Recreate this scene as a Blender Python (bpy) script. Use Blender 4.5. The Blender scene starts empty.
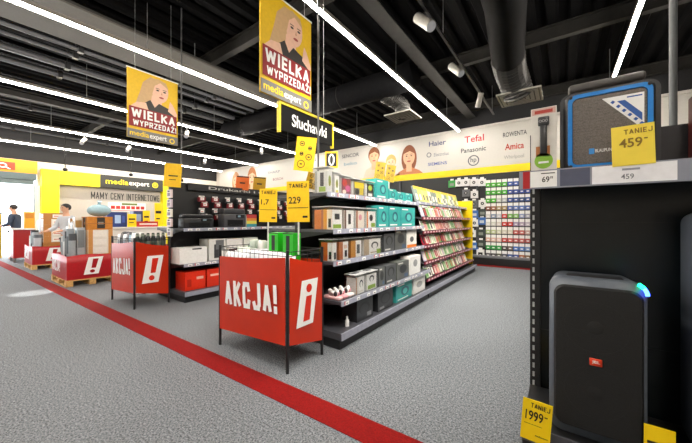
import bpy, bmesh, math, random
from mathutils import Vector, Matrix
random.seed(7)
SC = bpy.context.scene
COL = SC.collection
R = math.radians

# ------------------------------------------------------------------ camera
FPX, CX, CY, CAMH = 298.7, 346.0, 220.0, 1.25
YAW = R(35.87)
cd = bpy.data.cameras.new('camera'); cam = bpy.data.objects.new('camera', cd); COL.objects.link(cam)
cam.location = (0, 0, CAMH); cam.rotation_euler = (R(90), 0, YAW)
cd.sensor_width = 36; cd.lens = FPX/692*36; cd.shift_y = -1.5/692; cd.clip_start = .02; cd.clip_end = 200
SC.camera = cam
SY, CYW = math.sin(YAW), math.cos(YAW)

def ray(px, py):
    u = (px-CX)/FPX
    return Vector((u*CYW-SY, u*SY+CYW, (CY-py)/FPX))
def at_X(X, px, py=CY):            # where the sight line of a pixel meets the vertical plane x = X -> (y, z)
    d = ray(px, py); t = X/d.x
    return d.y*t, CAMH+d.z*t
def at_Y(Y, px, py=CY):
    d = ray(px, py); t = Y/d.y
    return d.x*t, CAMH+d.z*t

# ------------------------------------------------------------------ materials
def lin(c):
    return tuple(((v/12.92) if v <= .04045 else ((v+.055)/1.055)**2.4) for v in c)
def hexc(h):
    h = h.lstrip('#'); return lin(tuple(int(h[i:i+2], 16)/255 for i in (0, 2, 4)))
MATS = {}
def M(name, hx=None, rough=.5, metal=0, noise=.06, scale=30, bump=0, spec=.5, stretch=None, emit=0, coat=0):
    if name in MATS: return MATS[name]
    m = bpy.data.materials.new(name); m.use_nodes = True
    nt = m.node_tree; b = nt.nodes['Principled BSDF']
    c = hexc(hx)
    b.inputs['Roughness'].default_value = rough; b.inputs['Metallic'].default_value = metal
    b.inputs['Specular IOR Level'].default_value = spec
    b.inputs['Coat Weight'].default_value = coat
    if emit:
        b.inputs['Emission Color'].default_value = (*c, 1); b.inputs['Emission Strength'].default_value = emit
    if noise or bump:
        tc = nt.nodes.new('ShaderNodeTexCoord'); nz = nt.nodes.new('ShaderNodeTexNoise')
        nz.inputs['Scale'].default_value = scale; nz.inputs['Detail'].default_value = 4
        if stretch:
            mp = nt.nodes.new('ShaderNodeMapping'); mp.inputs['Scale'].default_value = stretch
            nt.links.new(tc.outputs['Object'], mp.inputs['Vector']); nt.links.new(mp.outputs[0], nz.inputs['Vector'])
        else:
            nt.links.new(tc.outputs['Object'], nz.inputs['Vector'])
        cr = nt.nodes.new('ShaderNodeValToRGB')
        cr.color_ramp.elements[0].position = .3; cr.color_ramp.elements[1].position = .7
        cr.color_ramp.elements[0].color = (*[max(0, v*(1-noise*1.6)) for v in c], 1)
        cr.color_ramp.elements[1].color = (*[min(1, v*(1+noise)) for v in c], 1)
        nt.links.new(nz.outputs['Fac'], cr.inputs['Fac']); nt.links.new(cr.outputs['Color'], b.inputs['Base Color'])
        if bump:
            bp = nt.nodes.new('ShaderNodeBump'); bp.inputs['Strength'].default_value = bump; bp.inputs['Distance'].default_value = .01
            nt.links.new(nz.outputs['Fac'], bp.inputs['Height']); nt.links.new(bp.outputs['Normal'], b.inputs['Normal'])
    else:
        b.inputs['Base Color'].default_value = (*c, 1)
    MATS[name] = m
    return m
def hexmat(hx, rough=.5, **k):
    return M('paint_'+hx.lstrip('#')+'_%d' % int(rough*100), hx, rough, noise=k.pop('noise', .04), **k)
def carpet():
    m = bpy.data.materials.new('grey_carpet'); m.use_nodes = True; nt = m.node_tree; b = nt.nodes['Principled BSDF']
    tc = nt.nodes.new('ShaderNodeTexCoord')
    mix = nt.nodes.new('ShaderNodeMix'); mix.data_type = 'RGBA'; mix.inputs[0].default_value = .45
    for i, (s, lo, hi) in enumerate(((90, '#181b1f', '#a4a9ae'), (45, '#3f4348', '#7b8086'))):
        nz = nt.nodes.new('ShaderNodeTexNoise'); nz.inputs['Scale'].default_value = s; nz.inputs['Detail'].default_value = 3
        nz.inputs['Roughness'].default_value = .8
        cr = nt.nodes.new('ShaderNodeValToRGB'); cr.color_ramp.elements[0].position = .36; cr.color_ramp.elements[1].position = .64
        cr.color_ramp.elements[0].color = (*hexc(lo), 1); cr.color_ramp.elements[1].color = (*hexc(hi), 1)
        nt.links.new(tc.outputs['Object'], nz.inputs['Vector']); nt.links.new(nz.outputs['Fac'], cr.inputs['Fac'])
        nt.links.new(cr.outputs['Color'], mix.inputs[6+i])
        if i == 0:
            bp = nt.nodes.new('ShaderNodeBump'); bp.inputs['Strength'].default_value = .5; bp.inputs['Distance'].default_value = .006
            nt.links.new(nz.outputs['Fac'], bp.inputs['Height']); nt.links.new(bp.outputs['Normal'], b.inputs['Normal'])
    nt.links.new(mix.outputs[2], b.inputs['Base Color'])
    b.inputs['Roughness'].default_value = .85; b.inputs['Specular IOR Level'].default_value = .25
    return m
def clear():
    m = bpy.data.materials.new('clear_acrylic'); m.use_nodes = True; nt = m.node_tree
    for n in list(nt.nodes): nt.nodes.remove(n)
    o = nt.nodes.new('ShaderNodeOutputMaterial'); mx = nt.nodes.new('ShaderNodeMixShader')
    t = nt.nodes.new('ShaderNodeBsdfTransparent'); t.inputs[0].default_value = (.975, .98, .985, 1)
    g = nt.nodes.new('ShaderNodeBsdfGlossy'); g.inputs['Roughness'].default_value = .08
    f = nt.nodes.new('ShaderNodeLayerWeight'); f.inputs[0].default_value = .12
    mu = nt.nodes.new('ShaderNodeMath'); mu.operation = 'MULTIPLY_ADD'; mu.inputs[1].default_value = .35; mu.inputs[2].default_value = .035
    nt.links.new(f.outputs['Facing'], mu.inputs[0]); nt.links.new(mu.outputs[0], mx.inputs[0]); nt.links.new(t.outputs[0], mx.inputs[1]); nt.links.new(g.outputs[0], mx.inputs[2])
    nt.links.new(mx.outputs[0], o.inputs[0])
    return m
CARPET = carpet(); CLEAR = clear()
BLACK = M('black_powder_coat', '#1a1b1d', .45, noise=.15, scale=60)
SHELF = M('charcoal_shelf_metal', '#4a4b51', .4, noise=.08, scale=40)
RAIL = M('grey_price_rail', '#a4a7b8', .35, noise=.1, scale=25)
LIPB = M('bluish_grey_lip', '#9a9cab', .38, noise=.08, scale=25)
WHITE = M('white_print', '#f2f2f0', .45, noise=.02)
INK = M('black_ink', '#141414', .5, noise=.02)
YEL = M('yellow_print', '#ffd800', .45, noise=.02)
YELCARD = M('yellow_card', '#f5c518', .45, noise=.04)
OCHRE = M('ochre_card', '#b08d10', .5, noise=.1)
REDP = M('red_vinyl_panel', '#c22a00', .38, noise=.05, scale=4, bump=.06)
DKRED = M('dark_red_card', '#ab0a16', .45, noise=.06)
STRIPE = M('red_carpet', '#800806', .9, noise=.2, scale=110, bump=.3, spec=.2)
WALLW = M('white_wall_paint', '#cdc6bc', .7, noise=.02)
DARKW = M('dark_wall_paint', '#1c1c1e', .8, noise=.1)
CEIL = M('dark_ceiling_sheet', '#070708', .85, noise=.15, scale=5, spec=.08)
STEEL = M('grey_painted_steel', '#2b2a28', .7, noise=.1, scale=8, spec=.15)
GALV = M('galvanised_metal', '#8b8c8c', .4, .6, noise=.12, scale=12)
DUCT = M('dark_duct_fabric', '#111113', .8, noise=.2, scale=14, spec=.1, bump=.15)
FLEX = M('flexible_duct_foil', '#2b2a28', .5, .2, noise=.15, scale=25)
LEDW = M('light_diffuser', '#fff6ea', .5, noise=0, emit=60)
CARDB = M('brown_cardboard', '#b0763a', .8, noise=.1, scale=18)
CARDB2 = M('orange_cardboard', '#c07a2a', .8, noise=.1, scale=18)
PINE = M('pale_pallet_wood', '#d2a767', .75, noise=.2, scale=9, stretch=(1, 8, 8))
SKIN = M('skin', '#d2a184', .6, noise=.05)
TEAL = M('teal_carton', '#38a39d', .45, noise=.06, scale=12)
GLOSSB = M('glossy_black_panel', '#0a1216', .28, noise=.1, scale=6)

# ------------------------------------------------------------------ mesh builder
class F:                                     # a flat frame: origin, right, up; normal looks at the reader
    def __init__(s, o, r, u=(0, 0, 1)):
        s.o = Vector(o); s.r = Vector(r).normalized(); s.u = Vector(u).normalized(); s.n = s.r.cross(s.u)
    def p(s, a, b, c=0): return s.o + s.r*a + s.u*b + s.n*c
    def tilt(s, deg):                        # turned in its own plane
        a = R(deg); f = F(s.o, s.r*math.cos(a)+s.u*math.sin(a), s.u*math.cos(a)-s.r*math.sin(a)); return f
ORG = {}
TXT = {}
def text2d(s, bold):
    k = (s, bold)
    if k in TXT: return TXT[k]
    c = bpy.data.curves.new('t', 'FONT'); c.body = s; c.size = 1; c.offset = .014 if bold else 0.004; c.resolution_u = 3
    o = bpy.data.objects.new('t', c); COL.objects.link(o)
    bpy.context.view_layer.update()
    me = bpy.data.meshes.new_from_object(o.evaluated_get(bpy.context.evaluated_depsgraph_get()))
    v = [(p.co.x, p.co.y) for p in me.vertices]; f = [tuple(p.vertices) for p in me.polygons]
    if v:
        x0 = min(a for a, _ in v); x1 = max(a for a, _ in v); y0 = min(b for _, b in v); y1 = max(b for _, b in v)
        v = [((a-x0)/(x1-x0), (b-y0)/(y1-y0)) for a, b in v]
        up = sum(1 for q in f if len(q) >= 3 and ((v[q[1]][0]-v[q[0]][0])*(v[q[2]][1]-v[q[0]][1])-(v[q[1]][1]-v[q[0]][1])*(v[q[2]][0]-v[q[0]][0])) > 0)
        if up*2 < len(f): f = [q[::-1] for q in f]
    bpy.data.objects.remove(o); bpy.data.curves.remove(c); bpy.data.meshes.remove(me)
    TXT[k] = (v, f)
    return TXT[k]

GL = {'A': [(0, 0, .5, 1), (.5, 1, 1, 0), (.2, .3, .8, .3)], 'K': [(0, 0, 0, 1), (0, .42, 1, 1), (.25, .6, 1, 0)], 'C': [(1, .75, .85, 1), (.85, 1, .15, 1), (.15, 1, 0, .8), (0, .8, 0, .2), (0, .2, .15, 0), (.15, 0, .85, 0), (.85, 0, 1, .25)],
      'J': [(1, 1, 1, .2), (1, .2, .8, 0), (.8, 0, .2, 0), (.2, 0, 0, .22)], '!': [(.5, 1, .5, .42), (.5, 0, .5, .1)], 'W': [(0, 1, .22, 0), (.22, 0, .5, .9), (.5, .9, .78, 0), (.78, 0, 1, 1)], 'I': [(.5, 0, .5, 1)],
      'E': [(0, 0, 0, 1), (0, 1, 1, 1), (0, .5, .85, .5), (0, 0, 1, 0)], 'L': [(0, 1, 0, 0), (0, 0, 1, 0)], 'Y': [(0, 1, .5, .45), (1, 1, .5, .45), (.5, .45, .5, 0)], 'P': [(0, 0, 0, 1), (0, 1, .85, 1), (.85, 1, 1, .88), (1, .88, 1, .58), (1, .58, .85, .45), (.85, .45, 0, .45)],
      'R': [(0, 0, 0, 1), (0, 1, .85, 1), (.85, 1, 1, .88), (1, .88, 1, .58), (1, .58, .85, .47), (.85, .47, 0, .47), (.5, .47, 1, 0)], 'Z': [(0, 1, 1, 1), (1, 1, 0, 0), (0, 0, 1, 0)], 'Ż': [(0, 1, 1, 1), (1, 1, 0, 0), (0, 0, 1, 0), (.42, 1.3, .58, 1.3)],
      'D': [(0, 0, 0, 1), (0, 1, .75, 1), (.75, 1, 1, .8), (1, .8, 1, .2), (1, .2, .75, 0), (.75, 0, 0, 0)], 'M': [(0, 0, 0, 1), (0, 1, .5, .2), (.5, .2, 1, 1), (1, 1, 1, 0)], 'N': [(0, 0, 0, 1), (0, 1, 1, 0), (1, 0, 1, 1)], 'T': [(0, 1, 1, 1), (.5, 1, .5, 0)],
      'O': [(.15, 0, .85, 0), (.85, 0, 1, .2), (1, .2, 1, .8), (1, .8, .85, 1), (.85, 1, .15, 1), (.15, 1, 0, .8), (0, .8, 0, .2), (0, .2, .15, 0)], ' ': []}
GW = {'!': .34, 'I': .34, 'W': 1.45, 'M': 1.3, ' ': .45, 'E': .82, 'L': .8}
class MB:
    def __init__(s): s.v = []; s.f = []; s.m = []; s.s = []; s.ms = []
    def mi(s, m):
        if m not in s.ms: s.ms.append(m)
        return s.ms.index(m)
    def add(s, vs, fs, m, smooth=False):
        o = len(s.v); s.v += [Vector(v) for v in vs]; i = s.mi(m)
        for f in fs: s.f.append([o+k for k in f]); s.m.append(i); s.s.append(smooth)
        return s
    def box(s, x0, x1, y0, y1, z0, z1, m):
        x0, x1 = sorted((x0, x1)); y0, y1 = sorted((y0, y1)); z0, z1 = sorted((z0, z1))
        vs = [(x, y, z) for z in (z0, z1) for y in (y0, y1) for x in (x0, x1)]
        return s.add(vs, [(0, 2, 3, 1), (4, 5, 7, 6), (0, 1, 5, 4), (1, 3, 7, 5), (3, 2, 6, 7), (2, 0, 4, 6)], m)
    def fbox(s, fr, a0, a1, b0, b1, c0, c1, m):
        vs = [fr.p(a, b, c) for c in (c0, c1) for b in (b0, b1) for a in (a0, a1)]
        return s.add(vs, [(0, 2, 3, 1), (4, 5, 7, 6), (0, 1, 5, 4), (1, 3, 7, 5), (3, 2, 6, 7), (2, 0, 4, 6)], m)
    def rbox(s, fr, a0, a1, b0, b1, c0, c1, m, bev=.01, seg=3, smooth=True):
        bm = bmesh.new(); bmesh.ops.create_cube(bm, size=1)
        bmesh.ops.scale(bm, vec=(a1-a0, b1-b0, c1-c0), verts=bm.verts)
        bmesh.ops.bevel(bm, geom=list(bm.edges), offset=bev, segments=seg, affect='EDGES', profile=.5)
        bm.verts.index_update()
        cx, cy, cz = (a0+a1)/2, (b0+b1)/2, (c0+c1)/2
        vs = [fr.p(v.co.x+cx, v.co.y+cy, v.co.z+cz) for v in bm.verts]; fs = [[v.index for v in f.verts] for f in bm.faces]
        bm.free(); return s.add(vs, fs, m, smooth)
    def poly(s, fr, pts, m, off=.001):
        return s.add([fr.p(a, b, off) for a, b in pts], [tuple(range(len(pts)))], m)
    def rect(s, fr, a0, b0, a1, b1, m, off=.001): return s.poly(fr, [(a0, b0), (a1, b0), (a1, b1), (a0, b1)], m, off)
    def ell(s, fr, a, b, ra, rb, m, off=.001, n=24, rot=0):
        c, d = math.cos(rot), math.sin(rot)
        return s.poly(fr, [(a+ra*math.cos(t)*c-rb*math.sin(t)*d, b+ra*math.cos(t)*d+rb*math.sin(t)*c) for t in [2*math.pi*k/n for k in range(n)]], m, off)
    def ring(s, fr, a, b, ra, rb, w, m, off=.001, n=28):
        vs = []; fs = []
        for k in range(n):
            t = 2*math.pi*k/n
            vs += [fr.p(a+ra*math.cos(t), b+rb*math.sin(t), off), fr.p(a+(ra-w)*math.cos(t), b+(rb-w)*math.sin(t), off)]
        for k in range(n):
            j = (k+1) % n; fs.append((2*k, 2*j, 2*j+1, 2*k+1))
        return s.add(vs, fs, m)
    def text(s, fr, t, a0, b0, a1, b1, m, off=.0015, bold=True):
        v, f = text2d(t, bold)
        return s.add([fr.p(a0+(a1-a0)*x, b0+(b1-b0)*y, off) for x, y in v], f, m)
    def block(s, fr, t, a0, b0, a1, b1, m, off=.0015, wt=.3):
        gw = [GW.get(c, 1) for c in t]; gap = .24; tot = sum(gw)+gap*(len(t)-1); un = (a1-a0)/tot; th = wt*un; h = b1-b0; x = a0
        for c, g in zip(t, gw):
            w = g*un
            for (p, q, r, u) in GL[c]:
                A = Vector((x+th/2+p*(w-th), b0+th/2+q*(h-th))); B = Vector((x+th/2+r*(w-th), b0+th/2+u*(h-th)))
                d = (B-A).normalized(); n = Vector((-d.y, d.x))*th/2; e = d*th*(.5 if abs(d.x) < .02 or abs(d.y) < .02 else .28)
                s.poly(fr, [tuple(A-e-n), tuple(B+e-n), tuple(B+e+n), tuple(A-e+n)], m, off); off += .00025
            x += w+gap*un
        return s
    def tube(s, pts, r, m, n=10, caps=True, smooth=True, r2=None):
        pts = [Vector(p) for p in pts]; vs = []; fs = []; k = len(pts)
        prev = None
        for i, p in enumerate(pts):
            d = (pts[min(i+1, k-1)]-pts[max(i-1, 0)]).normalized()
            if prev is None: prev = d.orthogonal().normalized()
            a = (prev-d*prev.dot(d)).normalized(); prev = a; b = d.cross(a)
            rr = r[i] if isinstance(r, (list, tuple)) else (r if r2 is None else r+(r2-r)*i/(k-1))
            vs += [p+a*rr*math.cos(2*math.pi*j/n)+b*rr*math.sin(2*math.pi*j/n) for j in range(n)]
        for i in range(k-1):
            for j in range(n):
                q = (j+1) % n; fs.append((i*n+j, i*n+q, (i+1)*n+q, (i+1)*n+j))
        s.add(vs, fs, m, smooth)
        if caps:
            s.add(vs[:n], [tuple(range(n))[::-1]], m); s.add(vs[-n:], [tuple(range(n))], m)
        return s
    def prism(s, pts, e, m):                 # polygon points + extrusion vector
        e = Vector(e); pts = [Vector(p) for p in pts]; n = len(pts)
        nrm = Vector((0, 0, 0))
        for k in range(n): nrm += pts[k].cross(pts[(k+1) % n])
        if nrm.dot(e) > 0: pts = pts[::-1]
        vs = pts+[p+e for p in pts]
        fs = [tuple(range(n)), tuple(range(2*n-1, n-1, -1))]+[((k+1) % n, k, n+k, n+(k+1) % n) for k in range(n)]
        return s.add(vs, fs, m)
    def sph(s, c, rx, ry, rz, m, nu=16, nv=10):
        c = Vector(c); vs = []; fs = []
        for i in range(nv+1):
            t = math.pi*i/nv
            for j in range(nu):
                p = 2*math.pi*j/nu; vs.append(c+Vector((rx*math.sin(t)*math.cos(p), ry*math.sin(t)*math.sin(p), -rz*math.cos(t))))
        for i in range(nv):
            for j in range(nu):
                q = (j+1) % nu; fs.append((i*nu+j, i*nu+q, (i+1)*nu+q, (i+1)*nu+j))
        return s.add(vs, fs, m, True)
    def build(s, name, parent=None, org=None):
        if parent is not None: org = ORG[parent]
        if org is None:
            xs = [v.x for v in s.v]; ys = [v.y for v in s.v]; zs = [v.z for v in s.v]
            org = Vector(((min(xs)+max(xs))/2, (min(ys)+max(ys))/2, min(zs)))
        org = Vector(org)
        me = bpy.data.meshes.new(name); me.from_pydata([v-org for v in s.v], [], s.f)
        for m in s.ms: me.materials.append(m)
        me.polygons.foreach_set('material_index', s.m); me.polygons.foreach_set('use_smooth', s.s); me.update()
        o = bpy.data.objects.new(name, me); COL.objects.link(o)
        if parent is not None: o.parent = parent
        else: o.location = org
        ORG[o] = org
        return o
def tag(o, label, cat, group=None):
    o['label'] = label; o['category'] = cat
    if group: o['group'] = group
    return o
def thing(name, loc, label, cat, group=None):
    o = bpy.data.objects.new(name, None); COL.objects.link(o); o.location = loc; o.empty_display_size = .1
    ORG[o] = Vector(loc); return tag(o, label, cat, group)
def struct(name, mb, org=None):
    o = mb.build(name, None, org or (0, 0, 0)); o['kind'] = 'structure'; return o
def copy_tree(o, loc, label=None):
    c = o.copy(); COL.objects.link(c); c.location = loc; ORG[c] = Vector(loc)
    if label: c['label'] = label
    for ch in o.children:
        d = ch.copy(); COL.objects.link(d); d.parent = c
        for g in ch.children:
            e = g.copy(); COL.objects.link(e); e.parent = d
    return c
ORD = 'zeroth first second third fourth fifth sixth seventh eighth ninth tenth eleventh twelfth thirteenth fourteenth fifteenth sixteenth seventeenth eighteenth nineteenth twentieth'.split()
ORD += ['twenty-'+k for k in ORD[1:10]]+['thirtieth']
FX = lambda X, Y, Z: F((X, Y, Z), (0, 1, 0))      # faces +x (down the aisle)
FY = lambda X, Y, Z: F((X, Y, Z), (1, 0, 0))      # faces -y (towards the front of the shop)

# ------------------------------------------------------------------ setting
LW, BW, RW, FW, CZ = -16.0, 9.5, 7.0, -6.0, 4.7
struct('floor', MB().box(-26, RW+.2, FW-.2, BW+.2, -.2, 0, CARPET))
SL = lambda x: 1.51+.03*(x+.78)
struct('trim_1', MB().prism([(LW, SL(LW)-.095, .0005), (RW, SL(RW)-.095, .0005), (RW, SL(RW)+.095, .0005), (LW, SL(LW)+.095, .0005)], (0, 0, .0035), STRIPE))
struct('trim_2', MB().box(-13, RW, 8.72, 8.98, .0005, .004, STRIPE))
struct('wall_back', MB().box(LW-.2, RW+.2, BW, BW+.2, 0, 4.03, WALLW).box(LW-.2, RW+.2, BW, BW+.2, 4.03, CZ+.1, DARKW))
struct('wall_right', MB().box(RW, RW+.2, FW-.2, BW, 0, CZ+.1, WALLW))
struct('wall_front', MB().box(LW-.2, RW, FW-.2, FW, 0, CZ+.1, WALLW))
w = MB()
w.box(LW-.2, LW, 2.3, BW, 0, 3.45, WALLW); w.box(LW-.2, LW, FW, -2.2, 0, 3.45, WALLW)
w.box(LW-.2, LW, -2.2, 2.3, 2.95, 3.45, WALLW)
w.box(LW-.2, LW, FW, BW, 3.45, CZ+.1, DARKW)
struct('wall_left', w)
# corrugated ceiling deck, ribs running towards the back wall
pts = []; x = LW-.2
while x < RW:
    pts += [(x, CZ), (x+.12, CZ), (x+.16, CZ+.09), (x+.28, CZ+.09)]; x += .32
vs = []; fs = []
for i, (a, z) in enumerate(pts): vs += [(a, FW-.2, z), (a, BW+.2, z)]
for i in range(len(pts)-1): fs.append((2*i, 2*i+1, 2*i+3, 2*i+2))
c = MB().add(vs, fs, CEIL); c.box(LW-.2, RW+.2, FW-.2, BW+.2, CZ+.1, CZ+.2, CEIL)
struct('ceiling', c)
OUTW = M('pale_corridor_wall', '#e9edf0', .8, noise=.02); OUTF = M('pale_corridor_tiles', '#dcdfe0', .4, noise=.04, scale=3)
struct('wall_outside', MB().box(-24.2, -24, -8, 10, 0, 5, OUTW))
struct('trim_3', MB().box(-26, LW+.02, -6, 6, .0, .006, OUTF))
# steel frame under the deck
k = 4
for Y in (.25, 3.37, 6.45, 9.3):
    struct('trim_%d' % k, MB().box(LW, RW, Y-.06, Y+.06, 4.45, 4.47, STEEL).box(LW, RW, Y-.06, Y+.06, 4.68, 4.7, STEEL).box(LW, RW, Y-.012, Y+.012, 4.47, 4.68, STEEL)); k += 1
for X, hw, z0 in ((-2.2, .12, 4.3), (-11.0, .1, 4.3), (4.9, .1, 4.3)):
    struct('trim_%d' % k, MB().box(X-hw, X+hw, FW, BW, z0, z0+.02, STEEL).box(X-.015, X+.015, FW, BW, z0+.02, 4.45, STEEL)); k += 1
struct('trim_%d' % k, MB().box(LW+.02, RW, BW-.06, BW, 3.97, 4.03, M('pale_cornice', '#cfccc4', .5))); k += 1

# roller shutter head and header over the entrance
t = thing('entrance_header', (LW+.1, 0, 2.95), 'yellow header panel with an orange red plate above the shop entrance', 'sign')
YW = M('warm_yellow_fascia', '#e39a00', .4, noise=.04)
MB().box(LW+.01, LW+.16, -2.4, 2.28, 2.96, 3.42, YW).build('fascia', t)
pl = MB().box(LW+.16, LW+.18, -1.2, 1.72, 3.03, 3.3, M('orange_red_plate', '#c8380c', .4))
pl.ring(FX(LW+.18, 1.42, 3.17), 0, 0, .11, .085, .035, WHITE, .002); pl.poly(FX(LW+.18, 1.42, 3.17), [(.03, -.04), (.07, -.02), (.2, -.11), (.15, -.12)], WHITE, .002)
pl.build('plate', t)
t = thing('roller_shutter', (LW+.1, 0, 2.55), 'grey rolled-up shutter box above the bright shop entrance', 'shutter')
sb = MB().box(LW+.005, LW+.22, -2.2, 2.25, 2.72, 2.95, M('shutter_grey', '#566466', .45, .3))
sb.build('housing', t)
sl = MB()
for i in range(4): sl.box(LW+.05+.01*(i % 2), LW+.13-.01*(i % 2), -2.15, 2.2, 2.55+i*.0425, 2.59+i*.0425, M('shutter_slat', '#6f7f80', .4, .3))
sl.build('curtain', t)
tag(MB().box(LW-.1, LW+.1, 2.2, 2.36, 0, 2.54, M('white_jamb', '#dfe6ea', .4)).box(LW+.1, LW+.108, 2.2, 2.222, 0, 2.54, INK).build('entrance_jamb'), 'narrow white jamb with a dark edge beside the yellow service frame', 'jamb')
g = MB().tube([(-15.0, 1.3, 0), (-15.0, 1.3, 1.45)], .035, M('gate_post_yellow', '#d8b23a', .4)).tube([(-15.0, 1.3, 1.45), (-15.0, 1.3, 1.49)], .045, INK)
tag(g.build('gate_post'), 'slim yellow post standing at the entrance beside the red display', 'post')

# yellow frame of the service point with its fascia sign
BY = M('bright_yellow_frame', '#fdea00', .4, noise=.02)
t = thing('service_portal', (LW+.15, 4.5, 0), 'bright yellow portal frame around the service point on the left wall', 'portal')
MB().box(LW+.003, LW+.3, 2.37, 2.86, 0, 3.17, BY).build('post', t)
MB().box(LW+.003, LW+.3, 6.55, 7.0, 0, 3.17, BY).build('post', t)
MB().box(LW+.003, LW+.3, 2.862, 4.11, 2.63, 3.17, BY).build('beam', t)
fb = MB().box(LW+.003, LW+.3, 4.112, 6.548, 2.63, 3.17, M('charcoal_fascia', '#2b2c29', .4)).build('fascia', t); fb['label'] = 'charcoal fascia with yellow and white lettering'
fr = FX(LW+.3, 0, 2.9)
l = MB().text(fr, 'media', 4.3, -.1, 5.12, .13, BY, .006).text(fr, 'expert', 5.14, -.16, 5.95, .09, WHITE, .006)
MB().ring(fr, 6.2, .0, .13, .13, .045, BY, .006).ell(fr, 6.2, 0, .05, .05, BY, .007).build('logo_ring', fb)
l.build('lettering', fb)
t = MB(); fr = FX(LW+.001, 0, 2.1)
t.block(fr, 'MAMY CENY INTERNETOWE', 3.88, .05, 6.5, .34, M('charcoal_letter', '#3b3a38', .5), .004, .27)
tag(t.build('wall_lettering'), 'dark capital letters MAMY CENY INTERNETOWE on the white wall under the fascia', 'lettering')
b = MB().box(LW+.01, LW+.04, 4.45, 5.9, 1.62, 2.03, WHITE); fr = FX(LW+.04, 0, 1.62)
b.rect(fr, 4.95, .3, 5.55, .39, M('olive_print', '#6c7d3a', .5), .004)
RD = M('red_print', '#cf2f22', .45, noise=.02)
for a in range(7): b.rect(fr, 4.55+a*.19, .12, 4.55+a*.19+.15, .26, RD, .004)
b.rect(fr, 4.5, .04, 5.85, .07, M('pale_red_print', '#e08a80', .5), .004)
tag(b.build('wall_banner'), 'white banner with a red and green print line below the wall lettering', 'banner')

# ------------------------------------------------------------------ advertising band on the back wall
def person_print(b, fr, x, y, s, hair, long=0, hcol=None, tone='#e2b494', top='#c98a5a', o=.002):
    sk = hexmat(tone, .5); hr = hexmat(hair, .5); tp = hexmat(top, .5)
    if long: b.ell(fr, x, y-.1*s, .42*s, .72*s, hr, o)
    b.poly(fr, [(x-.75*s, y-1.25*s), (x+.75*s, y-1.25*s), (x+.55*s, y-.72*s), (x+.17*s, y-.55*s), (x-.17*s, y-.55*s), (x-.55*s, y-.72*s)], tp, o+.001)
    b.poly(fr, [(x-.15*s, y-.75*s), (x+.15*s, y-.75*s), (x+.15*s, y-.3*s), (x-.15*s, y-.3*s)], sk, o+.002)
    if not long: b.ell(fr, x, y+.12*s, .39*s, .46*s, hr, o+.002)
    b.ell(fr, x, y, .32*s, .44*s, sk, o+.003)
    b.poly(fr, [(x-.36*s, y+.14*s), (x-.2*s, y+.22*s), (x+.05*s, y+.3*s), (x+.34*s, y+.12*s), (x+.28*s, y+.42*s), (x, y+.55*s), (x-.3*s, y+.42*s)], hr, o+.004)
    dk = hexmat('#3c2a22', .5)
    for e in (-1, 1):
        b.ell(fr, x+e*.13*s, y+.05*s, .05*s, .028*s, dk, o+.005); b.rect(fr, x+e*.13*s-.07*s, y+.12*s, x+e*.13*s+.07*s, y+.14*s, dk, o+.005)
    b.poly(fr, [(x-.03*s, y-.1*s), (x+.04*s, y-.1*s), (x+.01*s, y+.04*s)], hexmat('#c79477', .5), o+.005)
    b.ell(fr, x, y-.22*s, .11*s, .04*s, hexmat('#b4544c', .5), o+.005)
AY = BW-.03
ad = thing('advertising_band', (-4, AY, 2.62), 'long white advertising band with brand names and faces across the back wall', 'banner')
WPR = M('white_banner_print', '#d3d0c9', .5, noise=.02)
MB().box(LW+.35, RW-.02, AY, BW-.002, 2.62, 3.965, WPR).build('panel', ad)
MB().box(LW+.35, RW-.02, AY-.008, AY-.001, 2.6, 2.8, YEL).build('yellow_border', ad)
fr = FY(0, AY, 0)
fam = MB()
def adx(px, py): return at_Y(AY, px, py)
for px, py, s, h, lg, tn, tp in ((374, 157, .62, '#7d4a28', 0, '#e3b08a', '#d9c6b0'), (391, 163, .52, '#d9a45a', 0, '#ecc09a', '#e6d0c0'), (409, 157, .66, '#8a4a26', 1, '#e4b18d', '#c77b4e')):
    xx, zz = adx(px, py); person_print(fam, fr, xx, zz, s, h, lg, None, tn, tp)
# faces stay above the yellow border
for i, v in enumerate(fam.v):
    if v.z < 2.802: v.z = 2.802
fam.build('family_print', ad)
fam2 = MB()
for px, py, s, h, lg in ((236, 181, .8, '#c98a5a', 1), (252, 178, .9, '#b9713c', 1)):
    xx, zz = adx(px, py); person_print(fam2, fr, xx, zz, s, h, lg, None, '#eac09a', '#d9a070')
for v in fam2.v:
    v.z = min(max(v.z, 2.802), 3.96)
fam2.build('couple_print', ad)
def logo(s, px0, px1, py, h, col, bold=True):
    x0, _ = adx(px0, py); x1, _ = adx(px1, py); _, z = adx((px0+px1)/2, py)
    MB().text(fr, s, x0, z-h/2, x1, z+h/2, hexmat(col, .5), .004, bold).build('brand_logo', ad)
logo('Haier', 429, 446, 143, .16, '#45507a'); logo('Electrolux', 434, 449, 154, .11, '#7d8390', False); logo('SIEMENS', 428, 447, 163.5, .1, '#5a68a8')
x0, z0 = adx(429, 155); MB().ring(fr, x0, z0, .08, .08, .025, hexmat('#5c636d', .5), .004).build('brand_logo', ad)
logo('Tefal', 464.5, 484, 138.5, .2, '#c0303a'); logo('Panasonic', 461, 486, 149.5, .14, '#44464c')
x0, z0 = adx(473.5, 160.5); MB().ring(fr, x0, z0, .16, .16, .03, hexmat('#555a62', .5), .004).text(fr, 'hp', x0-.085, z0-.09, x0+.085, z0+.1, hexmat('#555a62', .5), .005).build('brand_logo', ad)
logo('ROWENTA', 503, 527, 133.5, .13, '#4a4a4e'); logo('Amica', 505, 524, 146, .18, '#cf4a3a'); logo('Whirlpool', 504, 524, 157, .13, '#9a9a98', False)
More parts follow.
